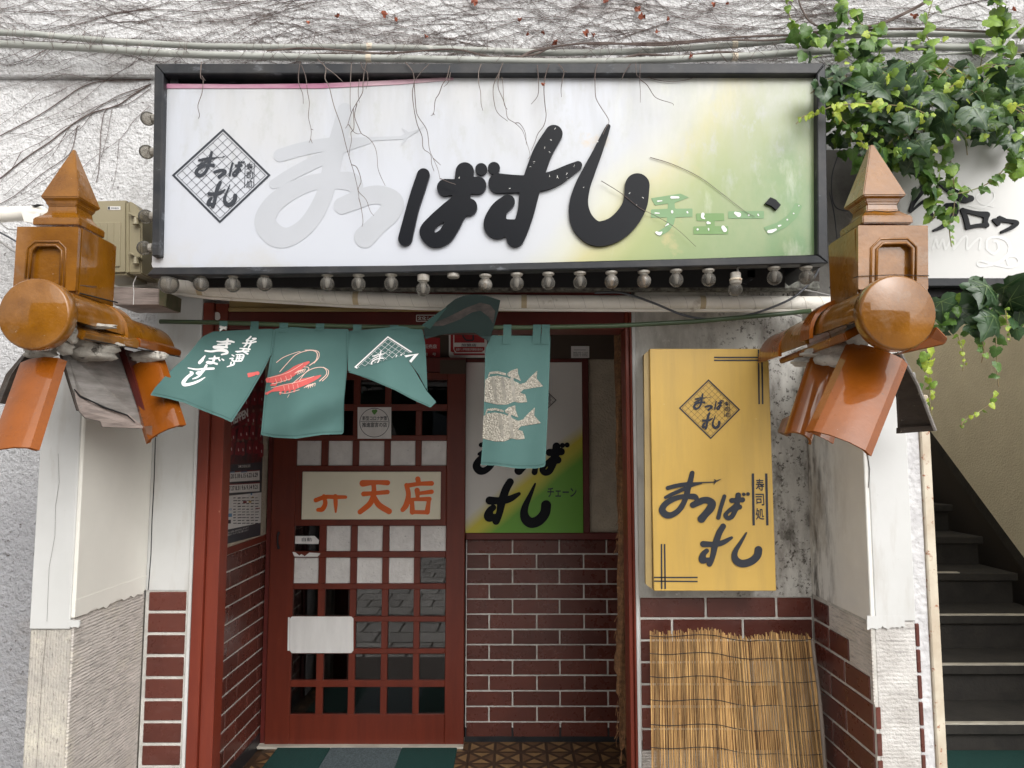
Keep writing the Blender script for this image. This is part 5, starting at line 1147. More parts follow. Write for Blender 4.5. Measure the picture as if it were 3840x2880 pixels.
M['mossgrn'] = mat('mossy_timber_end', (.07, .075, .035), (.12, .10, .06), ns=25, rough=.95)
MB().prism([U(*p, 2.20) for p in [(598, 1082), (626, 1096), (622, 1150), (596, 1143)]], (0, .10, 0)).build('end_grain', M['mossgrn'], bk)
MB().tube([U(x, y, 2.19) for x, y in [(512, 1035), (500, 1062), (502, 1100), (500, 1143)]], .0012, 5).build('string', M['sticker'], bk)

# ================================================================ tiled pier roofs
def barrel(p0, p1, r, name, m, parent, toward=(0, -1, .25), flatten=1.0, arc=170, thick=.007, n=12, end='glaze_end', facet=False):
    """curved roof tile: an open arch of radius r swept from p0 to p1, its back turned towards 'toward'"""
    ax = (p1 - p0).normalized(); t = Vector(toward); t = (t - ax * t.dot(ax)).normalized(); s = ax.cross(t)
    if facet: n = 5
    prof = lambda rr: [s * math.sin(a) * rr + t * math.cos(a) * rr * flatten for a in [R(-arc / 2 + arc * k / n) for k in range(n + 1)]]
    A, B = prof(r), prof(r - thick); vs = []; 
    for p in (p0, p1): vs += [p + q for q in A] + [p + q for q in B]
    N = n + 1; fs = []; mi = []
    for k in range(n):
        fs.append((k, k + 1, 2 * N + k + 1, 2 * N + k)); fs.append((N + k, N + k + 1, 3 * N + k + 1, 3 * N + k)[::-1])
        fs.append((k, k + 1, N + k + 1, N + k)); fs.append((2 * N + k, 2 * N + k + 1, 3 * N + k + 1, 3 * N + k))
    fs.append((0, N, 3 * N, 2 * N)); fs.append((N - 1, 2 * N - 1, 4 * N - 1, 3 * N - 1))
    return MB().add(vs, fs).build(name, M[m], parent, auto=20 if facet else 40)
def lump(p, rx, ry, rz, name, parent, seed=0, m='mortar_lump'):
    b = bmesh.new(); bmesh.ops.create_icosphere(b, subdivisions=3, radius=1)
    rs = random.Random(seed); ph = [rs.uniform(0, 6) for _ in range(6)]
    for v in b.verts:
        c = v.co; k = 1 + .13 * math.sin(c.x * 5 + ph[0]) * math.sin(c.y * 4 + ph[1]) + .10 * math.sin(c.z * 7 + ph[2] + c.x * 3) + .05 * math.sin(c.x * 13 + c.z * 11 + ph[3])
        v.co = Vector((c.x * rx, c.y * ry, c.z * rz)) * k + p
    me = bpy.data.meshes.new(name); b.to_mesh(me); b.free(); return link(name, me, parent, M[m], True)
def finial(par, X0, X1, Yf, depth, vt, vb, prof, Xc=None, Yc=None):
    Xc = (X0 + X1) / 2 if Xc is None else Xc; Yc = Yf + depth / 2
    z1, z0 = ZA(vt, Yf), ZA(vb, Yf)
    cap = MB().lathe([(w, ZA(v, Yc - w) if v != 'a' else 0) for w, v in prof], (Xc, Yc, 0), sq=True).build('pyramid_finial', M['glaze'], par, bevel=.0022, seg=2)
    MB().box(X0, X1, Yf + .012, Yf + depth, z0, z1).build('block', M['glaze'], par, bevel=.005, seg=2)
    return z0, z1
# --- left
tl = thing('tiled_pier_roof', 'amber glazed tile roof cap with a pointed finial over the left pier, its right side board bare and splintered', 'tile roof', (-1.2, 1.95, 1.9))
Lx0, Lx1, LY = XA(63, 1.85, 848), XA(296, 1.85, 848), 1.85
prof = [(.0625, 843), (.0625, 817), (.048, 806), (.040, 795), (.038, 772), (.043, 766), (.043, 756), (.052, 739), (.052, 734), (.0042, 563), (.002, 560)]
finial(tl, Lx0, Lx1, LY, .185, 846, 1105, prof)
def niche(par, Yf, box, outer, inner, mm='glaze'):
    f = sd_and(sd_poly(box), sd_not(sd_poly(inner))); f.bb = sd_poly(box).bb
    sheet('niche_plate', f, flat(Yf), M[mm], par, 5, thick=.0118, smooth=True)
    r = sd_and(sd_poly(outer), sd_not(sd_poly(inner))); r.bb = sd_poly(outer).bb
    g = lambda X, Y: np.maximum(r(X, Y), 0 * X - 1)
    # raised moulding: round bar following the outline between both
    for pts, rr in ((outer, .0030), (inner, .0036)):
        MB().tube([U(*p, Yf - .001) for p in pts], rr, 7).build('niche_moulding', M[mm], par, smooth=True)
zf = lambda x, y: (x * .3165, 600 + y * .3165)
o_ = [zf(300, 1400), zf(325, 1045), zf(415, 965), zf(700, 965), zf(775, 1045), zf(758, 1500)]
i_ = [zf(345, 1400), zf(375, 1075), zf(440, 1010), zf(665, 1010), zf(730, 1075), zf(712, 1480)]
niche(tl, LY, [(64, 850), (295, 850), (282, 1090), (48, 1090)], o_, i_)
MB().tube([U(362, 1075, 1.852) , U(300, 1070, 1.84), U(362, 1080, 1.86)], .0008, 4).build('tie_wire', M['twine'], tl)
dc = U(127, 1177, 1.72)
def disc(par, c, r, dep=.03):
    MB().lathe([(r * .1, -.0135), (r * .3, -.0128), (r * .5, -.011), (r * .7, -.008), (r * .85, -.005), (r * .93, -.003), (r * .955, -.0025), (r * .985, .001), (r, .006), (r, .03), (r * .97, .034)], c, axis='y', n=48).build('round_end_tile', M['glaze'], par, smooth=True)
disc(tl, dc, .0895)
def ridge(par, c, y0, y1, r, name='ridge_tile', dz=0, m='glaze'):
    p0 = c + Vector((0, y0 - c.y, dz)); p1 = c + Vector((0, y1 - c.y, dz)); return barrel(p0, p1, r, name, m, par, toward=(0, 0, 1), arc=190, thick=.01, n=20)
rc_ = dc + Vector((0, 0, -.004))
ridge(tl, rc_, 1.745, 1.985, .083)
ridge(tl, rc_, 1.975, 2.02, .095, dz=-.010); ridge(tl, rc_, 2.0, 2.27, .088, dz=-.022)
z2 = lambda x, y: (x * .3617, 1150 + y * .3617)
def P2(x, y, Y): return U(*z2(x, y), Y)
# flat eave tiles under the ridge on the right slope
MB().prism([P2(890, 262, 1.80), P2(1450, 352, 2.02), P2(1440, 440, 2.02), P2(840, 345, 1.80)], (-.07, -.0, .040)).build('slope_tile', M['glaze'], tl, bevel=.003, seg=2)
MB().prism([P2(1455, 340, 2.022), P2(1888, 460, 2.26), P2(1872, 520, 2.26), P2(1442, 425, 2.022)], (-.07, 0, .038)).build('slope_tile', M['glaze_or'], tl, bevel=.003, seg=2)
lump(P2(1010, 205, 1.86), .050, .02, .007, 'bedding_mortar', tl, 3)
lump(P2(750, 270, 1.80), .015, .02, .030, 'bedding_mortar', tl, 5)
lump(P2(680, 420, 1.81), .020, .02, .022, 'bedding_mortar', tl, 1)
lump(P2(1000, 395, 1.93), .072, .02, .012, 'bedding_mortar', tl, 2)
lump(P2(1545, 515, 2.12), .060, .02, .018, 'bedding_mortar', tl, 4)
# left slope, front verge tile
barrel(P2(450, 600, 1.80), P2(140, 1530, 1.66), .060, 'verge_tile', 'glaze_or', tl, flatten=.48, arc=175, facet=True, thick=.010)
lump(P2(430, 480, 1.82), .040, .035, .016, 'bedding_mortar', tl, 8)
MB().prism([P2(250, 520, 1.80), P2(120, 700, 1.78), P2(0, 1000, 1.76), P2(-60, 1000, 1.80), P2(60, 700, 1.84), P2(230, 500, 1.86)], (0, .05, 0)).build('under_tile', M['darkwood'], tl)
# bare board of the right slope
MB().prism([P2(640, 490, 1.87), P2(1240, 430, 2.16), P2(1495, 1270, 2.06), P2(1060, 1250, 1.93), P2(1030, 1190, 1.92), P2(880, 1160, 1.88), P2(800, 1070, 1.84)], (.004, .012, .008)).build('bare_board', M['ply'], tl)
MB().prism([P2(770, 860, 1.846), P2(840, 930, 1.862), P2(1080, 1050, 1.925), P2(1330, 1130, 1.99), P2(1490, 1262, 2.04), P2(1062, 1245, 1.914), P2(1040, 1185, 1.905), P2(885, 1150, 1.862), P2(805, 1068, 1.838)], (.001, .004, .002)).build('splintered_veneer', M['timber'], tl)
MB().tube([P2(770, 855, 1.842), P2(830, 930, 1.857), P2(960, 985, 1.885), P2(1080, 1045, 1.920), P2(1320, 1125, 1.985), P2(1400, 1200, 2.01)], [.0015, .003, .002, .003, .002, .001], 5).build('split', M['dark'], tl)
MB().tube([P2(630, 500, 1.862), P2(700, 740, 1.85), P2(805, 1075, 1.83)], .0035, 6).build('board_edge', M['darkwood'], tl)
MB().prism([P2(1222, 440, 2.13), P2(1288, 440, 2.12), P2(1560, 1240, 2.03), P2(1500, 1262, 2.04)], (0, .05, 0)).build('verge_tile_side', M['red_dark'], tl)
barrel(P2(1510, 610, 2.14), P2(1730, 1330, 2.03), .060, 'verge_tile', 'glaze_or', tl, flatten=.42, arc=168, facet=True, thick=.012)
MB().prism([P2(1500, 1240, 2.02), P2(1560, 1235, 2.01), P2(1580, 1345, 2.01), P2(1520, 1355, 2.02)], (0, .03, 0)).build('broken_tile_lip', M['glaze_end'], tl)
MB().tube([U(300, 1100, 1.86), U(440, 1135, 2.04)], .0022, 5).tube([P2(880, 335, 1.79), P2(1440, 440, 2.01), P2(1870, 522, 2.25)], .0015, 5).build('mortar_seam', M['dark'], tl)
lump(Vector((dc.x + .01, 1.93, dc.z - .06)), .075, .07, .035, 'mortar_core', tl, 21)
# --- right
tr_ = thing('tiled_pier_roof', 'amber and orange glazed tile roof cap with a pointed finial over the right pier, wire tied round its block', 'tile roof', (.95, 1.85, 1.9))
Rx0, Rx1, RYf = XA(3217, 1.70, 848), XA(3481, 1.70, 848), 1.70
profr = [(.0625, 836), (.0625, 809), (.050, 800), (.040, 788), (.038, 765), (.043, 758), (.043, 748), (.054, 732), (.054, 727), (.0055, 545), (.003, 542)]
finial(tr_, Rx0, Rx1, RYf, .168, 843, 1110, profr)
zr_ = lambda x, y: (2840 + x * .4521, 500 + y * .4521)
o_ = [zr_(940, 1290), zr_(945, 950), zr_(1020, 875), zr_(1245, 872), zr_(1320, 945), zr_(1312, 1290)]
i_ = [zr_(985, 1290), zr_(992, 960), zr_(1040, 912), zr_(1235, 908), zr_(1283, 955), zr_(1278, 1290)]
niche(tr_, RYf, [(3218, 845), (3480, 845), (3481, 1085), (3219, 1085)], o_, i_)
m = MB(); yw = RYf - .004
m.tube([U(3128, 1068, 1.87), U(3180, 1050, 1.78), U(3218, 1036, yw), U(3280, 1034, yw), U(3340, 1031, yw), U(3420, 1032, yw), U(3484, 1034, yw)], .0010, 5)
m.tube([U(3128, 1060, 1.86), U(3150, 1075, 1.83), U(3175, 1078, 1.79), U(3172, 1066, 1.79)], .0012, 5)
m.tube([U(3248, 795, 1.72), U(3280, 790, 1.72), U(3330, 796, 1.72), U(3372, 790, 1.72)], .001, 5); m.build('tie_wire', M['twine'], tr_)
dcr = U(3368, 1172, 1.59); disc(tr_, dcr, .0870)
rr_ = dcr + Vector((0, 0, -.004))
ridge(tr_, rr_, 1.62, 1.86, .080); ridge(tr_, rr_, 1.84, 1.90, .098, dz=-.008, m='glaze_or'); ridge(tr_, rr_, 1.89, 2.08, .088, dz=-.016); ridge(tr_, rr_, 2.07, 2.24, .094, dz=-.026, m='glaze_or')
def P7(x, y, Y): return U(2840 + x * .4521, 1150 + y * .4521, Y)
MB().prism([P7(175, 435, 2.16), P7(715, 218, 1.70), P7(735, 285, 1.69), P7(430, 400, 1.90), P7(190, 478, 2.15)], (.085, 0, .045)).build('slope_tile', M['glaze_or'], tr_, bevel=.003, seg=2)
lump(P7(600, 385, 1.90), .07, .03, .016, 'bedding_mortar', tr_, 11); lump(P7(830, 240, 1.76), .028, .03, .034, 'bedding_mortar', tr_, 12); lump(P7(420, 460, 1.98), .045, .04, .014, 'bedding_mortar', tr_, 13)
barrel(P7(530, 470, 1.95), P7(330, 1100, 1.86), .036, 'cover_tile', 'glaze_or', tr_, flatten=1.0, arc=178)
barrel(P7(640, 470, 1.93), P7(470, 1080, 1.85), .052, 'under_tile', 'glaze_or', tr_, flatten=.25, arc=150)
barrel(P7(985, 400, 1.74), P7(665, 1140, 1.62), .073, 'verge_tile', 'glaze_or', tr_, flatten=.33, arc=172, facet=True, thick=.009, toward=(-.35, -1, .25))
MB().prism([P7(280, 1075, 1.90), P7(200, 1040, 1.91), P7(240, 930, 1.93), P7(300, 900, 1.93)], (0, .03, 0)).build('under_tile', M['glaze_end'], tr_)
MB().prism([P7(1195, 392, 1.76), P7(1430, 255, 1.72), P7(1488, 160, 1.70), P7(1588, 262, 1.70), P7(1560, 312, 1.71)], (0, .035, 0)).build('right_slope_tile', M['glaze_or'], tr_, bevel=.003)
MB().prism([P7(1135, 390, 1.84), P7(1192, 378, 1.84), P7(1330, 650, 1.86), P7(1475, 1028, 1.88), P7(1185, 1048, 1.96), P7(1170, 760, 1.94), P7(1128, 600, 1.90)], (0, .012, .002)).build('bare_board', M['darkwood'], tr_)
MB().tube([P7(1185, 380, 1.832), P7(1330, 650, 1.852), P7(1476, 1028, 1.872)], .0045, 6).build('board_edge', M['ply'], tr_)
MB().prism([P7(1185, 1003, 1.94), P7(1462, 985, 1.87), P7(1476, 1030, 1.87), P7(1185, 1052, 1.94)], (0, .02, 0)).build('board_edge', M['darkwood'], tr_)

lump(Vector((rr_.x, 1.88, rr_.z - .055)), .06, .07, .035, 'mortar_core', tr_, 22)
MB().tube([U(3131, 1138, 1.865), U(3217, 1104, 1.695)], .002, 5).build('mortar_seam', M['dark'], tr_)
# ================================================================ reed screen
rs = thing('reed_screen', 'dried reed screen tied with black twine leaning on the tiles below the gold sign', 'reed screen', (.7, 2.3, 0))
random.seed(11)
b = bmesh.new(); bmesh.ops.create_cone(b, cap_ends=True, segments=7, radius1=1, radius2=.9, depth=1, matrix=Matrix.Translation((0, 0, .5)))
for f in b.faces: f.smooth = True
rme = bpy.data.meshes.new('reed'); b.to_mesh(rme); b.free(); rme.materials.append(M['reed'])
xa, xb = 2436, 3040
def reedY(s, v): return 2.335 - .05 * v + .014 * math.sin(s * 9 + .5) + .009 * math.sin(s * 23)
NR = 128
for k in range(NR):
    s = (k + .5) / NR; px = xa + (xb - xa) * s
    topy = 2366 + 6 * math.sin(s * 14) + (16 * max(0, min(1, (s - .42) / .16))) + random.uniform(-9, 9) - (6 if s > .75 else 0)
    p1 = U(px + random.uniform(-1, 1), topy, reedY(s, 0)); bx = xa + 6 + (xb + 62 - xa) * s
    p0 = U(bx + random.uniform(-2, 2), 2950, reedY(s, 1.0)); d = p0 - p1; p0 = p1 + d * ((p1.z - .0) / (p1.z - p0.z))
    o = bpy.data.objects.new('reed', rme); COL.objects.link(o); o.parent = rs; o.location = p0 - rs.location
    v = p1 - p0; o.rotation_euler = v.to_track_quat('Z', 'Y').to_euler(); r = random.uniform(.0014, .0022); o.scale = (r, r, v.length)
for y0 in (2384, 2450, 2537, 2624, 2716, 2802, 2892):
    f = (y0 - 2370) / 580; pts = []
    for k in range(40):
        s = k / 39; px = xa - 2 + (xb + 4 - xa) * s + 62 * s * f + 6 * f
        y = y0 + 20 * max(0, min(1, (s - .42) / .2)) + 4 * math.sin(s * 15) + f * 16 * s - (10 * max(0, (s - .82) / .18))
        pts.append(U(px, y, reedY(s, f) - .0032))
    MB().tube(pts, .00115, 5).build('binding_twine', M['twine'], rs)
MB().tube([U(3046, 2398, 2.28), U(3056, 2480, 2.27), U(3072, 2600, 2.26), U(3082, 2720, 2.25), U(3096, 2900, 2.24), U(3110, 3200, 2.22)], [.0055, .0062, .0058, .0066, .0062, .0066], 8).build('cane_edge', M['cane'], rs, smooth=True)

# ================================================================ fibre blind beside the right post
fb = thing('fibre_blind', 'ragged brown palm fibre blind hanging edge on beside the right post', 'blind', (.4, 2.6, 1))
fL = [(2306, 1236), (2308, 1400), (2311, 1600), (2316, 1800), (2318, 1980), (2316, 2180), (2312, 2380), (2306, 2460), (2312, 2530), (2322, 2620), (2324, 2700), (2328, 2800), (2326, 2862), (2332, 2866), (2345, 2800), (2356, 2760), (2362, 2700)]
fR = [(2362, 2400), (2362, 2000), (2350, 1700), (2348, 1236)]
random.seed(4)
lp_ = [(x + random.uniform(-3, 3), y + d) for (x, y), (x2, y2) in zip(fL[:-1], fL[1:]) for d in np.linspace(0, y2 - y, 4, endpoint=False)]
sheet('fibre_sheet', sd_poly(lp_ + [fL[-1]] + fR), lambda x, y: U(x, y, 2.60 + .012 * math.sin(x * .12 + y * .006) - .03 * (x - 2306) / 56), M['fibre'], fb, 5, thick=.012, smooth=True)
fm = MB()
for _ in range(230):
    y = random.uniform(1240, 2780); x = random.uniform(2312, 2362); Lh = random.uniform(20, 60)
    fm.tube([U(x, y, 2.565 + random.uniform(-.004, .006)), U(x + random.uniform(-8, 8), y + Lh / 2, 2.562), U(x + random.uniform(-12, 4), y + Lh, 2.566)], .0011, 3, caps=False)
tag(fm.build('loose_fibres', M['fibre'], fb), kind='stuff')

# ================================================================ neighbour's sign
ns_ = thing('neighbour_sign', 'white neighbouring signboard with black brush katakana partly behind the ivy', 'signboard', (1.7, 2.28, 2.2))
NY = 2.30
M['nwhite'] = mat('greyish_white_acrylic', (.64, .635, .62), (.60, .595, .585), ns=2, rough=.3)
MB().box(XA(3330, NY, 800), 2.6, NY, NY + .06, ZA(1046, NY), ZA(470, NY)).build('panel', M['nwhite'], ns_)
MB().box(XA(3330, NY, 800), 2.6, NY - .012, NY + .10, ZA(1077, NY), ZA(1045.5, NY)).build('frame_bar', M['frame'], ns_, bevel=.003)
MB().box(XA(3330, NY, 800), 2.6, NY + .02, NY + .10, ZA(1108, NY), ZA(1078, NY)).build('under_bar', M['dark'], ns_)
k5 = lambda P: [(2840 + p[0] * .4521, 500 + p[1] * .4521) + ((p[2] * .4521,) if len(p) > 2 else ()) for p in P]
fN = sd_strokes([k5([(1260, 650, 4), (1300, 560, 16), (1380, 450, 26), (1450, 380, 18)]), k5([(1270, 655, 2), (1330, 600, 7), (1380, 560, 5)]), k5([(1520, 420, 16), (1600, 480, 24), (1700, 540, 32), (1765, 545, 20)]), k5([(1560, 600, 12), (1640, 610, 18), (1620, 690, 18), (1540, 770, 14), (1460, 808, 5)]), k5([(1430, 640, 8), (1440, 690, 12), (1460, 700, 6)]),
     k5([(1695, 640, 14), (1720, 700, 15), (1740, 780, 16)]), k5([(1700, 640, 10), (1800, 665, 12), (1895, 680, 22)]), k5([(1895, 680, 16), (1885, 740, 14), (1895, 765, 16)]), k5([(1735, 785, 12), (1820, 768, 10), (1895, 762, 12)]),
     k5([(1955, 722, 8), (1985, 745, 14), (1990, 755, 12)]), k5([(2000, 700, 8), (2040, 722, 12)]), k5([(1960, 722, 8), (2060, 728, 10), (2145, 745, 12), (2100, 785, 12), (2020, 822, 6)])])
fN0 = fN; fN = lambda X, Y: fN0(X, Y) - 2.2
fN.bb = tuple(v + d for v, d in zip(fN0.bb, (-3, -3, 3, 3)))
sheet('black_letters', fN, flat(NY - .0005), M['black_ac'], ns_, 2.5, off=.006, ex=(0, .006, 0))
M['nghost'] = mat('white_script_ghost', (.72, .72, .71), rough=.4)
gs_ = [[(1760, 600, 5), (1860, 620, 6), (1950, 560, 6), (1960, 490, 6), (1890, 480, 5), (1820, 520, 6), (1850, 580, 5), (1960, 610, 4)], [(1900, 960, 8), (1910, 880, 8), (2000, 860, 12), (2080, 900, 14), (2090, 980, 12), (2020, 1060, 12), (1900, 1100, 10), (1830, 1095, 7), (1840, 1060, 6), (1960, 1085, 10), (2100, 1110, 9), (2170, 1070, 8), (2140, 1020, 8), (2070, 1030, 8), (2080, 1090, 7)], [(1900, 960, 8), (1960, 1000, 9), (2000, 960, 10), (1990, 900, 9), (1960, 900, 7)],
       [(1450, 960, 6), (1480, 880, 9), (1500, 950, 8), (1540, 880, 9), (1560, 960, 8), (1610, 880, 9), (1640, 900, 8), (1630, 960, 9), (1700, 870, 9), (1740, 860, 8), (1740, 960, 8), (1800, 900, 9), (1850, 870, 8), (1840, 960, 8)]]
tag(sheet('script_ghost', sd_strokes([k5(s) for s in gs_]), flat(NY - .0012), M['nghost'], ns_, 2.5), kind='stuff')

# ================================================================ bare vines on the facade
random.seed(21)
vm = MB()
def vine(x, y, a, L, r0, Y=2.438, drift=.16, pull=0.0, depth=0, lim=(-80, 3920, -200, 246)):
    pts = []; rs_ = []; n = int(L / 24); a0 = a
    for i in range(n):
        pts.append((x, y)); rs_.append(max(r0 * (1 - .75 * i / n), .00055))
        a += random.gauss(0, drift) ; a += (a0 - a) * .12
        x += math.cos(a) * 24; y += math.sin(a) * 24
        if not (lim[0] < x < lim[1]): break
        if not (lim[2] < y < lim[3]):
            if lim[3] > 300: break
            a = -a; a0 = -a0; y = min(max(y, lim[2]), lim[3])
        if depth < 2 and random.random() < (.07 if depth == 0 else .05):
            vine(x, y, a + random.choice([-1, 1]) * random.uniform(.2, .55), L * random.uniform(.15, .45), r0 * .65, Y, drift * 1.2, 0, depth + 1, lim)
    if len(pts) > 2:
        vm.tube([U(px, py, Y - .004 - (0 if py < 292 else -.020) - .002 * math.sin(px * .01)) for px, py in pts], rs_, 4, caps=False)
        for (px, py) in pts:
            if random.random() < .55:   # little holdfasts
                q = (px + random.uniform(-9, 9), py + random.uniform(-9, 9)); vm.tube([U(px, py, Y - .004 - (0 if py < 292 else -.020)), U(q[0], q[1], Y - .004 - (0 if py < 292 else -.020))], .0006, 3, caps=False)
for k in range(84):
    x = 200 + 3700 * (k + random.random()) / 84; y = random.uniform(-60, 215); vine(x, y, math.pi + random.uniform(-.16, .16), random.uniform(700, 1800), random.uniform(.0007, .0015), drift=.08)
for k in range(70):
    x = -50 + 3800 * (k + random.random()) / 70; y = random.uniform(-60, 235); vine(x, y, random.choice([-.42, -.25, .22, .4]), random.uniform(350, 900), random.uniform(.0006, .0011), drift=.08)
lf = (-80, 566, -100, 900)
for (x, y, a, L, r) in [(566, 315, 2.72, 760, .0030), (560, 300, 3.05, 620, .0022), (540, 330, 2.65, 700, .0022), (560, 400, 2.60, 800, .0016), (420, 412, 1.75, 300, .0014), (300, 470, 2.5, 420, .0018), (285, 480, 1.9, 160, .0012), (270, 250, 2.75, 360, .0016), (250, 330, 2.7, 330, .0015), (150, 350, 2.6, 260, .0012), (500, 240, 2.7, 560, .0016), (240, 620, 2.45, 360, .0016), (200, 560, 2.5, 260, .0014), (560, 520, 1.7, 120, .001)]:
    vine(x, y, a, L, r * .62, drift=.08, lim=lf)
for (pts, r) in [([(566, 315), (500, 355), (440, 395), (330, 430), (240, 490), (190, 530), (100, 590), (0, 670)], .0022), ([(566, 298), (440, 300), (360, 308), (300, 330), (240, 370), (150, 430), (0, 510)], .0018), ([(566, 330), (480, 390), (400, 410), (380, 480), (375, 560), (370, 640), (360, 685)], .0012), ([(290, 470), (270, 560), (235, 600), (160, 650), (60, 730), (0, 765)], .0013)]:
    vm.tube([U(x, y, 2.456 if y > 292 else 2.436) for x, y in cat3(pts, 4)], r, 5, caps=False)
# thicker stems along the conduits
for (pts, r) in [([(1000, 190), (1150, 180), (1300, 190), (1450, 200), (1700, 185), (1850, 215), (2000, 205), (2080, 175), (2250, 160), (2450, 170), (2700, 150), (2900, 150), (3100, 120)], .0034), ([(1930, 230), (1990, 195), (2060, 180)], .005), ([(600, 205), (760, 195), (900, 200), (1000, 215), (1200, 200), (1400, 200)], .0022), ([(2300, 230), (2400, 205), (2550, 210), (2700, 195), (2850, 205)], .004), ([(3180, 110), (3300, 90), (3450, 20), (3520, -30)], .006), ([(2990, -20), (3010, 40), (3060, 95), (3200, 115)], .003), ([(2200, 165), (2500, 160), (2750, 140), (3000, 130)], .004), ([(3050, 120), (3250, 112), (3450, 108), (3840, 125)], .0045)]:
    vm.tube([U(x, y, 2.375) for x, y in cat3(pts, 5)], r, 5, caps=False)
# fine tendrils over the conduits
random.seed(8)
for _ in range(90):
    x = random.uniform(0, 3000); y = random.uniform(120, 170) if x > 400 else random.uniform(90, 130); vm.tube([U(x, y, 2.37), U(x + random.uniform(-25, 25), y + 30, 2.352), U(x + random.uniform(-40, 40), y + 66, 2.355)], .0008, 3, caps=False)
tag(vm.build('bare_vines', M['vine']), 'tangle of bare brown climbing stems all over the upper wall', 'climbing plant', kind='stuff')
# hanging twigs in front of the sign
zb2 = lambda P: [(900 + x * .4521, y * .4521) for x, y in P]; zb3 = lambda P: [(1800 + x * .4521, y * .4521) for x, y in P]
tw = [('pale twig hanging alone over the left end of the sign', [[(755, 232), (752, 290), (762, 300), (757, 350), (742, 395), (748, 430), (744, 445)], [(757, 285), (770, 303)]]),
 ('short forked twig left of the long straight stem', [zb2([(500, 510), (485, 620), (490, 700), (520, 780), (525, 860)]), zb2([(510, 540), (545, 640), (560, 760), (575, 850), (568, 970), (590, 1075), (585, 1150), (572, 1185)]), zb2([(585, 1150), (600, 1188)]), zb2([(590, 1070), (608, 1078)])]),
 ('long thin straight stem over the grey letter ghosts', [zb2([(640, 490), (710, 560), (705, 650), (740, 720), (780, 880), (840, 1050), (880, 1210), (920, 1350), (945, 1430), (975, 1560), (990, 1660)]), zb2([(710, 560), (780, 610), (855, 680)]), zb2([(925, 1365), (970, 1390), (1005, 1500), (980, 1580), (1045, 1655), (1080, 1750), (1110, 1790)]), zb2([(985, 1640), (1005, 1720), (1020, 1830), (1012, 1880)])]),
 ('dense tangled twig bundle in the left half of the sign', [zb2([(1050, 515), (1030, 600), (1020, 700), (1015, 770), (970, 850), (940, 900), (915, 960), (895, 1030), (875, 1065)]), zb2([(1000, 515), (1020, 570), (1055, 600), (1060, 680), (1045, 740)]), zb2([(990, 660), (980, 760), (990, 850)]), zb2([(970, 860), (950, 960), (985, 1060), (1010, 1110), (1060, 1140), (1110, 1200), (1135, 1280), (1145, 1400), (1180, 1490), (1205, 1540)]), zb2([(925, 520), (915, 700), (915, 900), (930, 940)]), zb2([(940, 900), (945, 1060), (920, 1100), (925, 1160), (910, 1240), (905, 1290)]), zb2([(900, 1030), (940, 1090), (975, 1110), (1010, 1105)])]),
 ('twig pair hanging down to the first black letter', [zb2([(1370, 515), (1430, 590), (1445, 680), (1430, 760), (1440, 880), (1470, 1030), (1510, 1130), (1520, 1230), (1580, 1280), (1590, 1360), (1610, 1420)]), zb2([(1445, 690), (1460, 900), (1480, 970), (1550, 1080), (1570, 1230), (1600, 1310), (1640, 1400), (1660, 1490)]), zb2([(1660, 1480), (1730, 1510), (1790, 1530)]), zb2([(1600, 1310), (1665, 1370)]), zb2([(1570, 530), (1500, 600), (1450, 670)])]),
 ('short forked twig right of the twig pair', [zb2([(1740, 545), (1715, 650), (1680, 700), (1650, 780), (1620, 830), (1610, 920), (1600, 950), (1582, 958)]), zb2([(1600, 940), (1615, 955)]), zb2([(1745, 600), (1730, 680), (1690, 720)])]),
 ('lone thin twig near the middle of the sign', [zb2([(2000, 530), (1980, 600), (1980, 690), (1995, 760), (2000, 860), (2015, 918)])]),
 ('twig hanging beside the tall brush stroke', [zb3([(190, 520), (160, 600), (110, 720), (120, 860), (150, 940), (230, 1005)]), zb3([(160, 600), (150, 720), (190, 820), (215, 900), (230, 980), (290, 1020), (350, 1080), (380, 1160), (415, 1280), (400, 1320)]), zb3([(180, 640), (190, 700), (200, 860), (228, 908)]), zb3([(290, 1020), (330, 1025), (375, 1100), (384, 1200)])]),
 ('thin twig ending above the tall brush stroke', [zb3([(475, 540), (485, 680), (480, 790), (425, 865)])]),
 ('twig reaching down onto the tall brush stroke', [zb3([(575, 530), (540, 640), (530, 750), (540, 880), (548, 960), (530, 1040), (480, 1110), (455, 1180), (425, 1250)])]),
 ('small hooked twig under the frame', [zb3([(650, 530), (695, 590), (685, 660), (672, 740), (676, 805)]), zb3([(690, 590), (722, 596)])]),
 ('long twig reaching the tip of the hooked brush letter', [zb3([(975, 525), (955, 610), (955, 740), (965, 820), (1010, 900), (1050, 960), (1070, 1010), (1045, 1060), (1020, 1115)])]),
 ('forked twig over the pale green part of the sign', [zb3([(1250, 530), (1200, 600), (1175, 660)]), zb3([(1330, 530), (1325, 660), (1330, 760), (1330, 850)]), zb3([(1330, 660), (1390, 710), (1460, 810), (1590, 855), (1605, 875)]), zb3([(1290, 520), (1300, 620), (1330, 640)])]),
 ('dry tendril creeping right along the top of the green face', [zb3([(1170, 530), (1300, 590), (1420, 650), (1560, 675), (1700, 665), (1850, 620), (2000, 600)])]),
 ('dry tendril stuck across the green face above the letter ghosts', [[(2438, 590), (2520, 615), (2620, 662), (2700, 720), (2790, 790), (2830, 812)]]),
 ('dry tendril crossing the end of the hooked brush letter', [[(2255, 678), (2330, 725), (2400, 780), (2470, 815), (2540, 860), (2610, 925)]])]
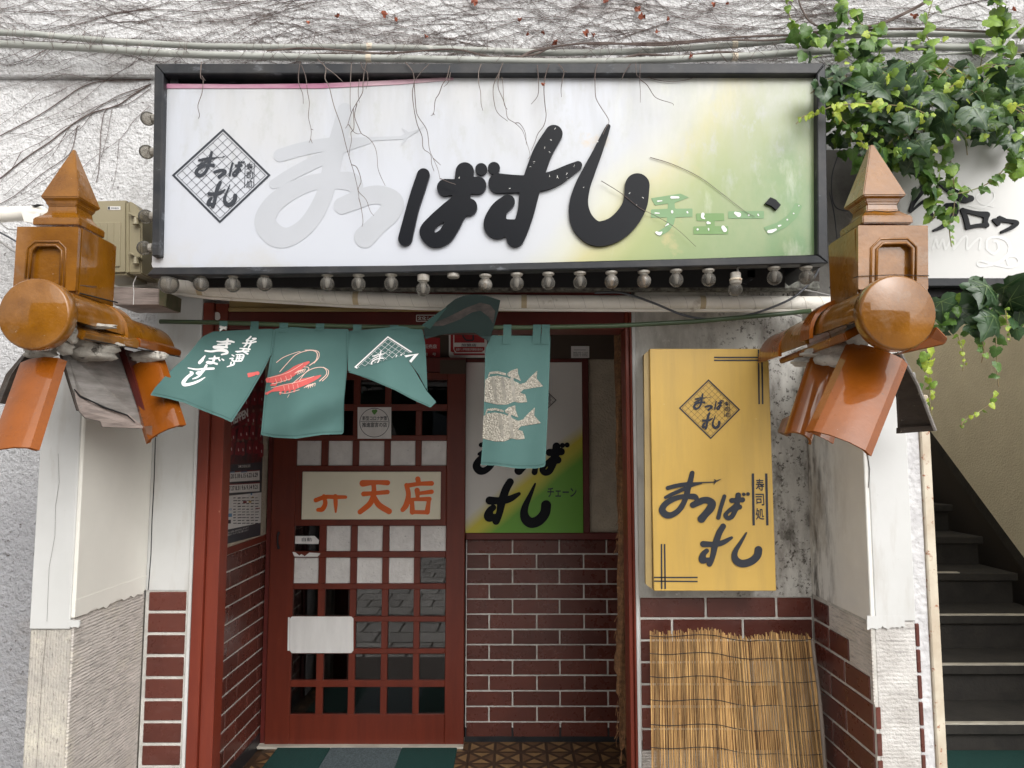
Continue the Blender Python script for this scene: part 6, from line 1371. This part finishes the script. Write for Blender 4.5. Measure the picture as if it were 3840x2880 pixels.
for k, (lb, paths) in enumerate(tw):
    m = MB(); Yt = SY - .040 if k < 13 else SY - .008 if k != 15 else SY - .018
    if k == 13: Yt = SY - .010
    for i, p in enumerate(paths):
        q = cat3(p, 4); m.tube([U(x, y, Yt - .004 * i) for x, y in q], [(.0016 if k < 13 else .0011) * (1 - .55 * j / len(q)) * (1 if i == 0 else .8) for j in range(len(q))], 5)
    tag(m.build('hanging_twig', M['twig'] if k < 13 else M['vine']), lb, 'twig', 'dry twigs hanging over the big sign')
# dead leaves
M['deadleaf'] = M['deadleaf']
dlv = [(1780, 10, 26, 'russet dead leaf at the top edge above the sign middle'), (1265, 62, 18, 'dead leaf high above the grey letter ghost'), (1445, 56, 18, 'dead leaf left of its small neighbour, above the sign middle'), (1487, 72, 14, 'small dead leaf close right of a larger one'), (1157, 87, 14, 'dead leaf low on the wall above the left letters'), (1600, 138, 12, 'tiny dead leaf just above the conduits'), (1950, 76, 17, 'dead leaf alone above the tall brush letter'), (2392, 36, 24, 'upper of two big dead leaves close together'), (2408, 64, 24, 'lower of two big dead leaves close together'), (2506, 76, 16, 'dead leaf right of the big pair'), (2466, 120, 17, 'pale dead leaf under the big pair'),
       (2195, 128, 20, 'left one of two curled dead leaves above the conduits'), (2224, 132, 15, 'right one of two curled dead leaves above the conduits'), (2080, 160, 18, 'orange dead leaf resting on the upper conduit'), (2036, 125, 12, 'small dead leaf on a stem left of the curled pair'), (1978, 128, 11, 'tiny dead leaf above the upper conduit'), (2270, 5, 22, 'dead leaf cluster at the top edge above the hooked letter'), (2675, 18, 18, 'dark dead leaf near the top right of the wall'), (2727, 18, 13, 'small dead leaf beside the dark one at the top right'), (3428, 62, 26, 'large red dead leaf above the ivy'), (3800, 34, 20, 'dead leaf at the upper right corner'), (2590, 213, 20, 'pale curled dead leaf lying on the lower conduit'), (2038, 318, 12, 'tiny crimson leaf hanging on a twig over the sign')]
for x, y, s, lb in dlv:
    c = U(x, y, 2.425 if y < 150 else (2.355 if y < 300 else 2.03)); r = s / F * 1.9; ph = random.uniform(0, 6); vs = [c + Vector((0, -.006, 0))]; n = 11
    for k in range(n):
        a = ph + 2 * math.pi * k / n; q = r * random.uniform(.35, 1.05); vs.append(c + Vector((math.cos(a) * q, random.uniform(-.014, .004), math.sin(a) * q)))
    tag(MB().add(vs, [(0, k + 1, (k + 1) % n + 1) for k in range(n)]).build('dead_leaf', M['deadleaf']), lb, 'leaf', 'dead leaves caught in the vines')

# ================================================================ ivy
M['iv_d'] = mat('dark_ivy_leaf', (.026, .060, .024), (.042, .090, .034), ns=18, rough=.36, rnd=.25, rv=.06, bump=[('n', 60, .2)])
M['iv_m'] = mat('green_ivy_leaf', (.085, .175, .028), (.058, .130, .024), ns=18, rough=.38, rnd=.25, rv=.06, bump=[('n', 60, .2)])
M['iv_l'] = mat('young_ivy_leaf', (.21, .33, .045), (.15, .26, .035), ns=18, rough=.42, rnd=.25, bump=[('n', 60, .2)])
M['iv_y'] = mat('yellow_green_shoot', (.42, .50, .06), (.30, .40, .05), ns=18, rough=.45, rnd=.2)
M['vein'] = mat('pale_leaf_vein', (.13, .20, .07), rough=.5)
for k in ('iv_m', 'iv_l', 'iv_y'):
    m = M[k]; N = m.node_tree.nodes; L = m.node_tree.links; b = N['Principled BSDF']; tl_ = N.new('ShaderNodeBsdfTranslucent'); mx = N.new('ShaderNodeMixShader'); mx.inputs[0].default_value = .25
    src = b.inputs['Base Color'].links[0].from_socket; L.new(src, tl_.inputs[0]); o = N['Material Output']; L.new(b.outputs[0], mx.inputs[1]); L.new(tl_.outputs[0], mx.inputs[2]); L.new(mx.outputs[0], o.inputs[0])
def leafmesh(kind, mk, seed):
    """unit ivy leaf in the XZ plane facing -Y, stalk at the origin, tip down -Z"""
    rd = random.Random(seed); out = []
    if kind == 'lobed':
        key = [(0, .0), (.10, .13), (.30, .16), (.46, .06), (.62, -.06), (.50, -.22), (.64, -.44), (.40, -.46), (.30, -.60), (.16, -.74), (0, -1.0)]
    else:
        key = [(0, .0), (.12, .12), (.28, .13), (.42, .0), (.46, -.16), (.43, -.34), (.34, -.52), (.22, -.68), (.10, -.84), (0, -1.0)]
    R_ = []
    for i, (a, b) in enumerate(zip(key[:-1], key[1:])):
        R_.append(a)
        mx_, mz = (a[0] + b[0]) / 2, (a[1] + b[1]) / 2; s = rd.uniform(.02, .05) * (1 if i % 2 else -1)
        if i > 1: R_.append((mx_ + s * .6, mz - abs(s) * .4))
    R_.append(key[-1])
    Lf = [(-x * rd.uniform(.88, 1.08), z + rd.uniform(-.02, .02)) for x, z in R_[1:-1]][::-1]; ol = R_ + Lf; n = len(ol)
    def Yd(x, z): return -.10 * math.cos(min(abs(x), .6) * 3.0) * (1 - .3 * abs(z + .4)) + .16 * max(0, -z - .5) ** 1.5 + .05 * math.sin(z * 9 + seed) * abs(x) * 2
    vs = []; fs = []
    vs.append((0, Yd(0, -.12), -.12)); vs.append((0, Yd(0, -.45), -.45)); vs.append((0, Yd(0, -.75), -.75))
    c = [vs[0], vs[1], vs[2]]
    mid = []
    for x, z in ol: mid.append((x * .52, Yd(x * .52, (z + .3) * .52 - .3) - .035, (z + .3) * .52 - .3))
    b0 = len(vs); vs += mid; b1 = len(vs); vs += [(x, Yd(x, z) + .02, z) for x, z in ol]
    for k in range(n):
        j = (k + 1) % n; fs.append((b0 + k, b1 + k, b1 + j, b0 + j)); fs.append((1, b0 + k, b0 + j))
    me = bpy.data.meshes.new('leaf'); me.from_pydata(vs, [], fs)
    bm = bmesh.new(); bm.from_mesh(me); bmesh.ops.recalc_face_normals(bm, faces=bm.faces); bm.to_mesh(me)
    # veins
    nv0 = len(vs)
    bm.free(); me.materials.append(M[mk]); me.materials.append(M['vein'])
    b = bmesh.new(); b.from_mesh(me)
    tips = [(0, -.92), (.50, -.40), (-.50, -.40), (.52, -.05), (-.52, -.05)] if kind == 'lobed' else [(0, -.92), (.34, -.42), (-.34, -.42), (.36, -.1), (-.36, -.1)]
    for tx, tz in tips:
        L_ = math.hypot(tx, tz + .04); nx, nz = -(tz + .04) / L_ * .011, tx / L_ * .011; prev = None
        for q in range(5):
            t = q / 4; x, z = tx * t, -.04 + (tz + .04) * t; y = Yd(x * .8, z) - .045 * (1 - t * .3); w = 1 - t * .7
            a = b.verts.new((x + nx * w, y, z + nz * w)); d = b.verts.new((x - nx * w, y, z - nz * w))
            if prev: f = b.faces.new((prev[0], a, d, prev[1])); f.material_index = 1
            prev = (a, d)
    b.to_mesh(me); b.free()
    me.polygons.foreach_set('use_smooth', [True] * len(me.polygons)); return me
LM = {('lobed', k): [leafmesh('lobed', k, s) for s in (1, 2, 3)] for k in ('iv_d', 'iv_m')}
LM.update({('heart', k): [leafmesh('heart', k, s) for s in (4, 5)] for k in ('iv_d', 'iv_m', 'iv_l', 'iv_y')}); LM[('lobed', 'iv_l')] = [leafmesh('lobed', 'iv_l', 6)]
ivy = thing('ivy_plant', 'lush green ivy hanging over the right end of the big sign and the neighbouring sign', 'climbing plant', (1.5, 2.3, 2.5))
random.seed(33)
leaves = []        # (px, py, size in picture px, Y, kind, matkey)
def inpoly(x, y, P):
    c = False
    for (x0, y0), (x1, y1) in zip(P, P[1:] + P[:1]):
        if (y0 > y) != (y1 > y) and x < (x1 - x0) * (y - y0) / (y1 - y0) + x0: c = not c
    return c
dense = [(3105, 260), (3200, 235), (3300, 250), (3400, 240), (3550, 270), (3700, 250), (3900, 240), (3920, 560), (3800, 560), (3745, 540), (3650, 520), (3590, 545), (3520, 560), (3470, 600), (3420, 650), (3330, 600), (3240, 560), (3160, 470), (3105, 430)]
mid_ = [(3105, 430), (3240, 500), (3440, 600), (3520, 560), (3580, 540), (3560, 620), (3560, 700), (3470, 760), (3400, 700), (3350, 640), (3230, 640), (3180, 600), (3120, 560)]
low_ = [(3520, 1130), (3560, 1105), (3640, 1110), (3760, 1095), (3900, 1090), (3900, 1240), (3800, 1250), (3720, 1235), (3640, 1250), (3560, 1240), (3515, 1260), (3500, 1200)]
upl = [(3040, 110), (3120, 100), (3250, 120), (3330, 170), (3560, 130), (3540, 240), (3300, 260), (3110, 240), (3000, 220), (2960, 150)]
def fill(P, n, smin, smax, Y0, Y1, wts):
    xs = [p[0] for p in P]; ys = [p[1] for p in P]; k = 0
    while k < n:
        x = random.uniform(min(xs), max(xs)); y = random.uniform(min(ys), max(ys))
        if not inpoly(x, y, P): continue
        mk = random.choices(['iv_d', 'iv_m', 'iv_l', 'iv_y'], wts)[0]; s = random.uniform(smin, smax) * {'iv_d': 1.15, 'iv_m': 1, 'iv_l': .75, 'iv_y': .5}[mk]
        leaves.append((x, y - s * .3, s, random.uniform(Y0, Y1), 'lobed' if (s > 58 and mk != 'iv_y') else 'heart', mk)); k += 1
fill(dense, 330, 34, 66, 2.16, 2.34, (4, 5, 2, 0)); fill(dense, 120, 42, 84, 2.05, 2.16, (4, 4, 1.2, 0)); fill(dense, 60, 28, 50, 2.00, 2.08, (0, 1, 5, 4))
fill(mid_, 80, 32, 60, 2.12, 2.27, (2, 5, 3, 0)); fill(low_, 85, 30, 60, 2.05, 2.30, (2, 5, 4, .5)); fill(low_, 8, 90, 115, 2.02, 2.10, (1, 0, 0, 0)); fill(upl, 60, 36, 62, 2.27, 2.36, (.3, 4, 5, .4))
def strand(pts, n, s0, s1, mks, Y=2.2, jit=14):
    q = cat3(pts, 6); m_ = len(q)
    for k in range(n):
        i = int(k / n * (m_ - 1)); f = k / n; x, y = q[i][:2]; s = s0 + (s1 - s0) * f
        leaves.append((x + random.uniform(-jit, jit), y + random.uniform(-8, 8), s * random.uniform(.8, 1.15), Y + random.uniform(-.03, .02), 'heart', random.choice(mks)))
    return [U(x, y, Y) for x, y in [p[:2] for p in q]]
stems = []
stems.append(strand([(3175, -30), (3160, 40), (3160, 80)], 7, 60, 40, ['iv_m', 'iv_l'], 2.36, 22)); leaves.append((3160, 35, 70, 2.33, 'heart', 'iv_m'))
stems.append(strand([(2952, -20), (2956, 40), (2975, 90), (3010, 130)], 8, 26, 42, ['iv_l'], 2.37))
stems.append(strand([(3205, 30), (3230, 90), (3290, 100), (3330, 130)], 9, 40, 62, ['iv_m', 'iv_l'], 2.36, 18))
stems.append(strand([(3500, -10), (3480, 60), (3470, 120), (3490, 170), (3480, 230), (3520, 260)], 17, 30, 60, ['iv_m', 'iv_l'], 2.34, 24))
stems.append(strand([(3730, -30), (3740, 30), (3720, 90), (3760, 130), (3720, 180)], 20, 62, 56, ['iv_m', 'iv_l'], 2.35, 34)); stems.append(strand([(3760, 80), (3820, 90), (3880, 110)], 6, 55, 60, ['iv_l'], 2.35, 20)); stems.append(strand([(3640, 170), (3720, 180), (3840, 200)], 10, 52, 60, ['iv_m', 'iv_l'], 2.33, 22))
stems.append(strand([(3500, 640), (3480, 700), (3510, 760), (3500, 820)], 18, 56, 42, ['iv_m', 'iv_l', 'iv_m'], 2.16, 30)); stems.append(strand([(3560, 560), (3570, 640), (3580, 720), (3575, 800), (3560, 850), (3568, 925)], 22, 50, 16, ['iv_m', 'iv_l'], 2.14, 20)); stems.append(strand([(3830, 540), (3760, 640), (3700, 690), (3620, 720), (3560, 730)], 22, 46, 24, ['iv_m', 'iv_l'], 2.12, 20)); stems.append(strand([(3820, 540), (3830, 620), (3800, 660)], 9, 56, 50, ['iv_m', 'iv_l'], 2.12, 24))
stems.append(strand([(3120, 420), (3180, 470), (3230, 530), (3240, 560)], 12, 42, 18, ['iv_l', 'iv_m', 'iv_y'], 2.05, 16)); stems.append(strand([(3200, 560), (3230, 620), (3210, 640)], 6, 50, 40, ['iv_m'], 2.15, 14)); stems.append(strand([(3320, 385), (3200, 390), (3120, 400), (3060, 425), (3015, 435), (2985, 465)], 22, 42, 12, ['iv_y', 'iv_l', 'iv_y'], 2.0, 12)); stems.append(strand([(3110, 330), (3070, 330), (3040, 350)], 6, 62, 58, ['iv_d'], 2.02, 16)); stems.append(strand([(3260, 390), (3400, 400), (3480, 430), (3500, 432)], 12, 40, 14, ['iv_y', 'iv_l'], 2.0, 10))
stems.append(strand([(3840, 410), (3780, 390), (3860, 440)], 6, 36, 28, ['iv_y', 'iv_l'], 2.0, 12)); stems.append(strand([(3560, 330), (3620, 290), (3640, 280)], 6, 40, 18, ['iv_y'], 2.0, 10)); stems.append(strand([(3330, 300), (3380, 250), (3420, 230)], 8, 46, 18, ['iv_y', 'iv_l'], 2.02, 12))
stems.append(strand([(3480, 1310), (3484, 1380), (3488, 1440), (3486, 1500), (3495, 1560)], 16, 44, 12, ['iv_l', 'iv_y', 'iv_y'], 2.0, 14)); leaves += [(3450, 1345, 44, 2.0, 'heart', 'iv_m'), (3475, 1325, 34, 2.0, 'heart', 'iv_m'), (3455, 1440, 32, 2.0, 'heart', 'iv_m')]
stems.append(strand([(3590, 1255), (3608, 1300), (3615, 1340), (3610, 1390)], 9, 24, 8, ['iv_l', 'iv_y'], 2.05, 8)); stems.append(strand([(3680, 1270), (3690, 1310), (3680, 1360)], 5, 34, 20, ['iv_m', 'iv_l'], 2.05, 10)); stems.append(strand([(3735, 1260), (3737, 1330), (3740, 1400), (3745, 1450)], 4, 50, 44, ['iv_m'], 2.05, 6)); stems.append(strand([(3738, 1470), (3715, 1510), (3670, 1545), (3625, 1572), (3605, 1590), (3612, 1600)], 9, 32, 9, ['iv_l', 'iv_y'], 2.05, 5)); stems.append(strand([(3770, 1160), (3780, 1230), (3788, 1280)], 7, 22, 10, ['iv_y', 'iv_l'], 2.0, 6))
leaves += [(3690, 1075, 110, 2.03, 'lobed', 'iv_d'), (3690, 1185, 115, 2.05, 'lobed', 'iv_d'), (3780, 1180, 105, 2.08, 'lobed', 'iv_d'), (3820, 1160, 95, 2.05, 'lobed', 'iv_d'), (3270, 320, 105, 2.03, 'lobed', 'iv_d'), (3330, 280, 110, 2.02, 'lobed', 'iv_d'), (3430, 285, 95, 2.03, 'lobed', 'iv_d'), (3510, 355, 100, 2.02, 'lobed', 'iv_d'), (3650, 270, 100, 2.03, 'lobed', 'iv_d'), (3640, 405, 105, 2.02, 'lobed', 'iv_d'), (3550, 450, 85, 2.04, 'lobed', 'iv_d'), (3150, 265, 85, 2.06, 'lobed', 'iv_d'), (3735, 265, 95, 2.03, 'lobed', 'iv_d'), (3400, 430, 85, 2.05, 'lobed', 'iv_d'), (3200, 300, 85, 2.05, 'lobed', 'iv_d')]
leaves.sort(key=lambda l: -l[2])
rest = MB(); rv_, rf_, rm_ = [], [], []
mats_r = [M['iv_d'], M['iv_m'], M['iv_l'], M['iv_y'], M['vein']]; mi_ = {'iv_d': 0, 'iv_m': 1, 'iv_l': 2, 'iv_y': 3}
for i, (x, y, s, Y, kind, mk) in enumerate(leaves):
    me = random.choice(LM[(kind, mk)] if (kind, mk) in LM else LM[('heart', mk)]); sc = s / F * Y * 1.05
    rot = Matrix.Rotation(random.gauss(0, .6), 4, 'Y') @ Matrix.Rotation(random.gauss(-.2, .5), 4, 'X') @ Matrix.Rotation(random.gauss(0, .6), 4, 'Z')
    Mx = Matrix.Translation(U(x, y, Y)) @ rot @ Matrix.Diagonal((sc * random.uniform(.9, 1.2), sc, sc, 1))
    if i < 300:
        o = bpy.data.objects.new('leaf', me); COL.objects.link(o); o.parent = ivy; o.matrix_basis = Matrix.Translation(-ivy.location) @ Mx
    else:
        b = len(rv_); rv_ += [tuple(Mx @ v.co) for v in me.vertices]; rf_ += [tuple(b + k for k in p.vertices) for p in me.polygons]; rm_ += [mi_[mk] if p.material_index == 0 else 4 for p in me.polygons]
me = bpy.data.meshes.new('small_leaves'); me.from_pydata(rv_, [], rf_); me.polygons.foreach_set('material_index', rm_); me.polygons.foreach_set('use_smooth', [True] * len(rf_))
tag(link('small_leaves', me, ivy, mats_r), kind='stuff')
sm_ = MB()
for s in stems: sm_.tube(s, .0017, 5, caps=False)
random.seed(9)
for _ in range(60):
    x = random.uniform(3120, 3830); y = random.uniform(240, 520); a = random.uniform(0, 6.28); sm_.tube([U(x, y, 2.2), U(x + 40 * math.cos(a), y + 40 * math.sin(a), 2.14), U(x + 75 * math.cos(a), y + 60 * math.sin(a) + 15, 2.1)], .0016, 4, caps=False)
M['ivstem'] = mat('green_ivy_stem', (.20, .22, .08), (.22, .14, .08), ns=15, rough=.6)
tag(sm_.build('stems', M['ivstem'], ivy), kind='stuff')
print('leaves', len(leaves))
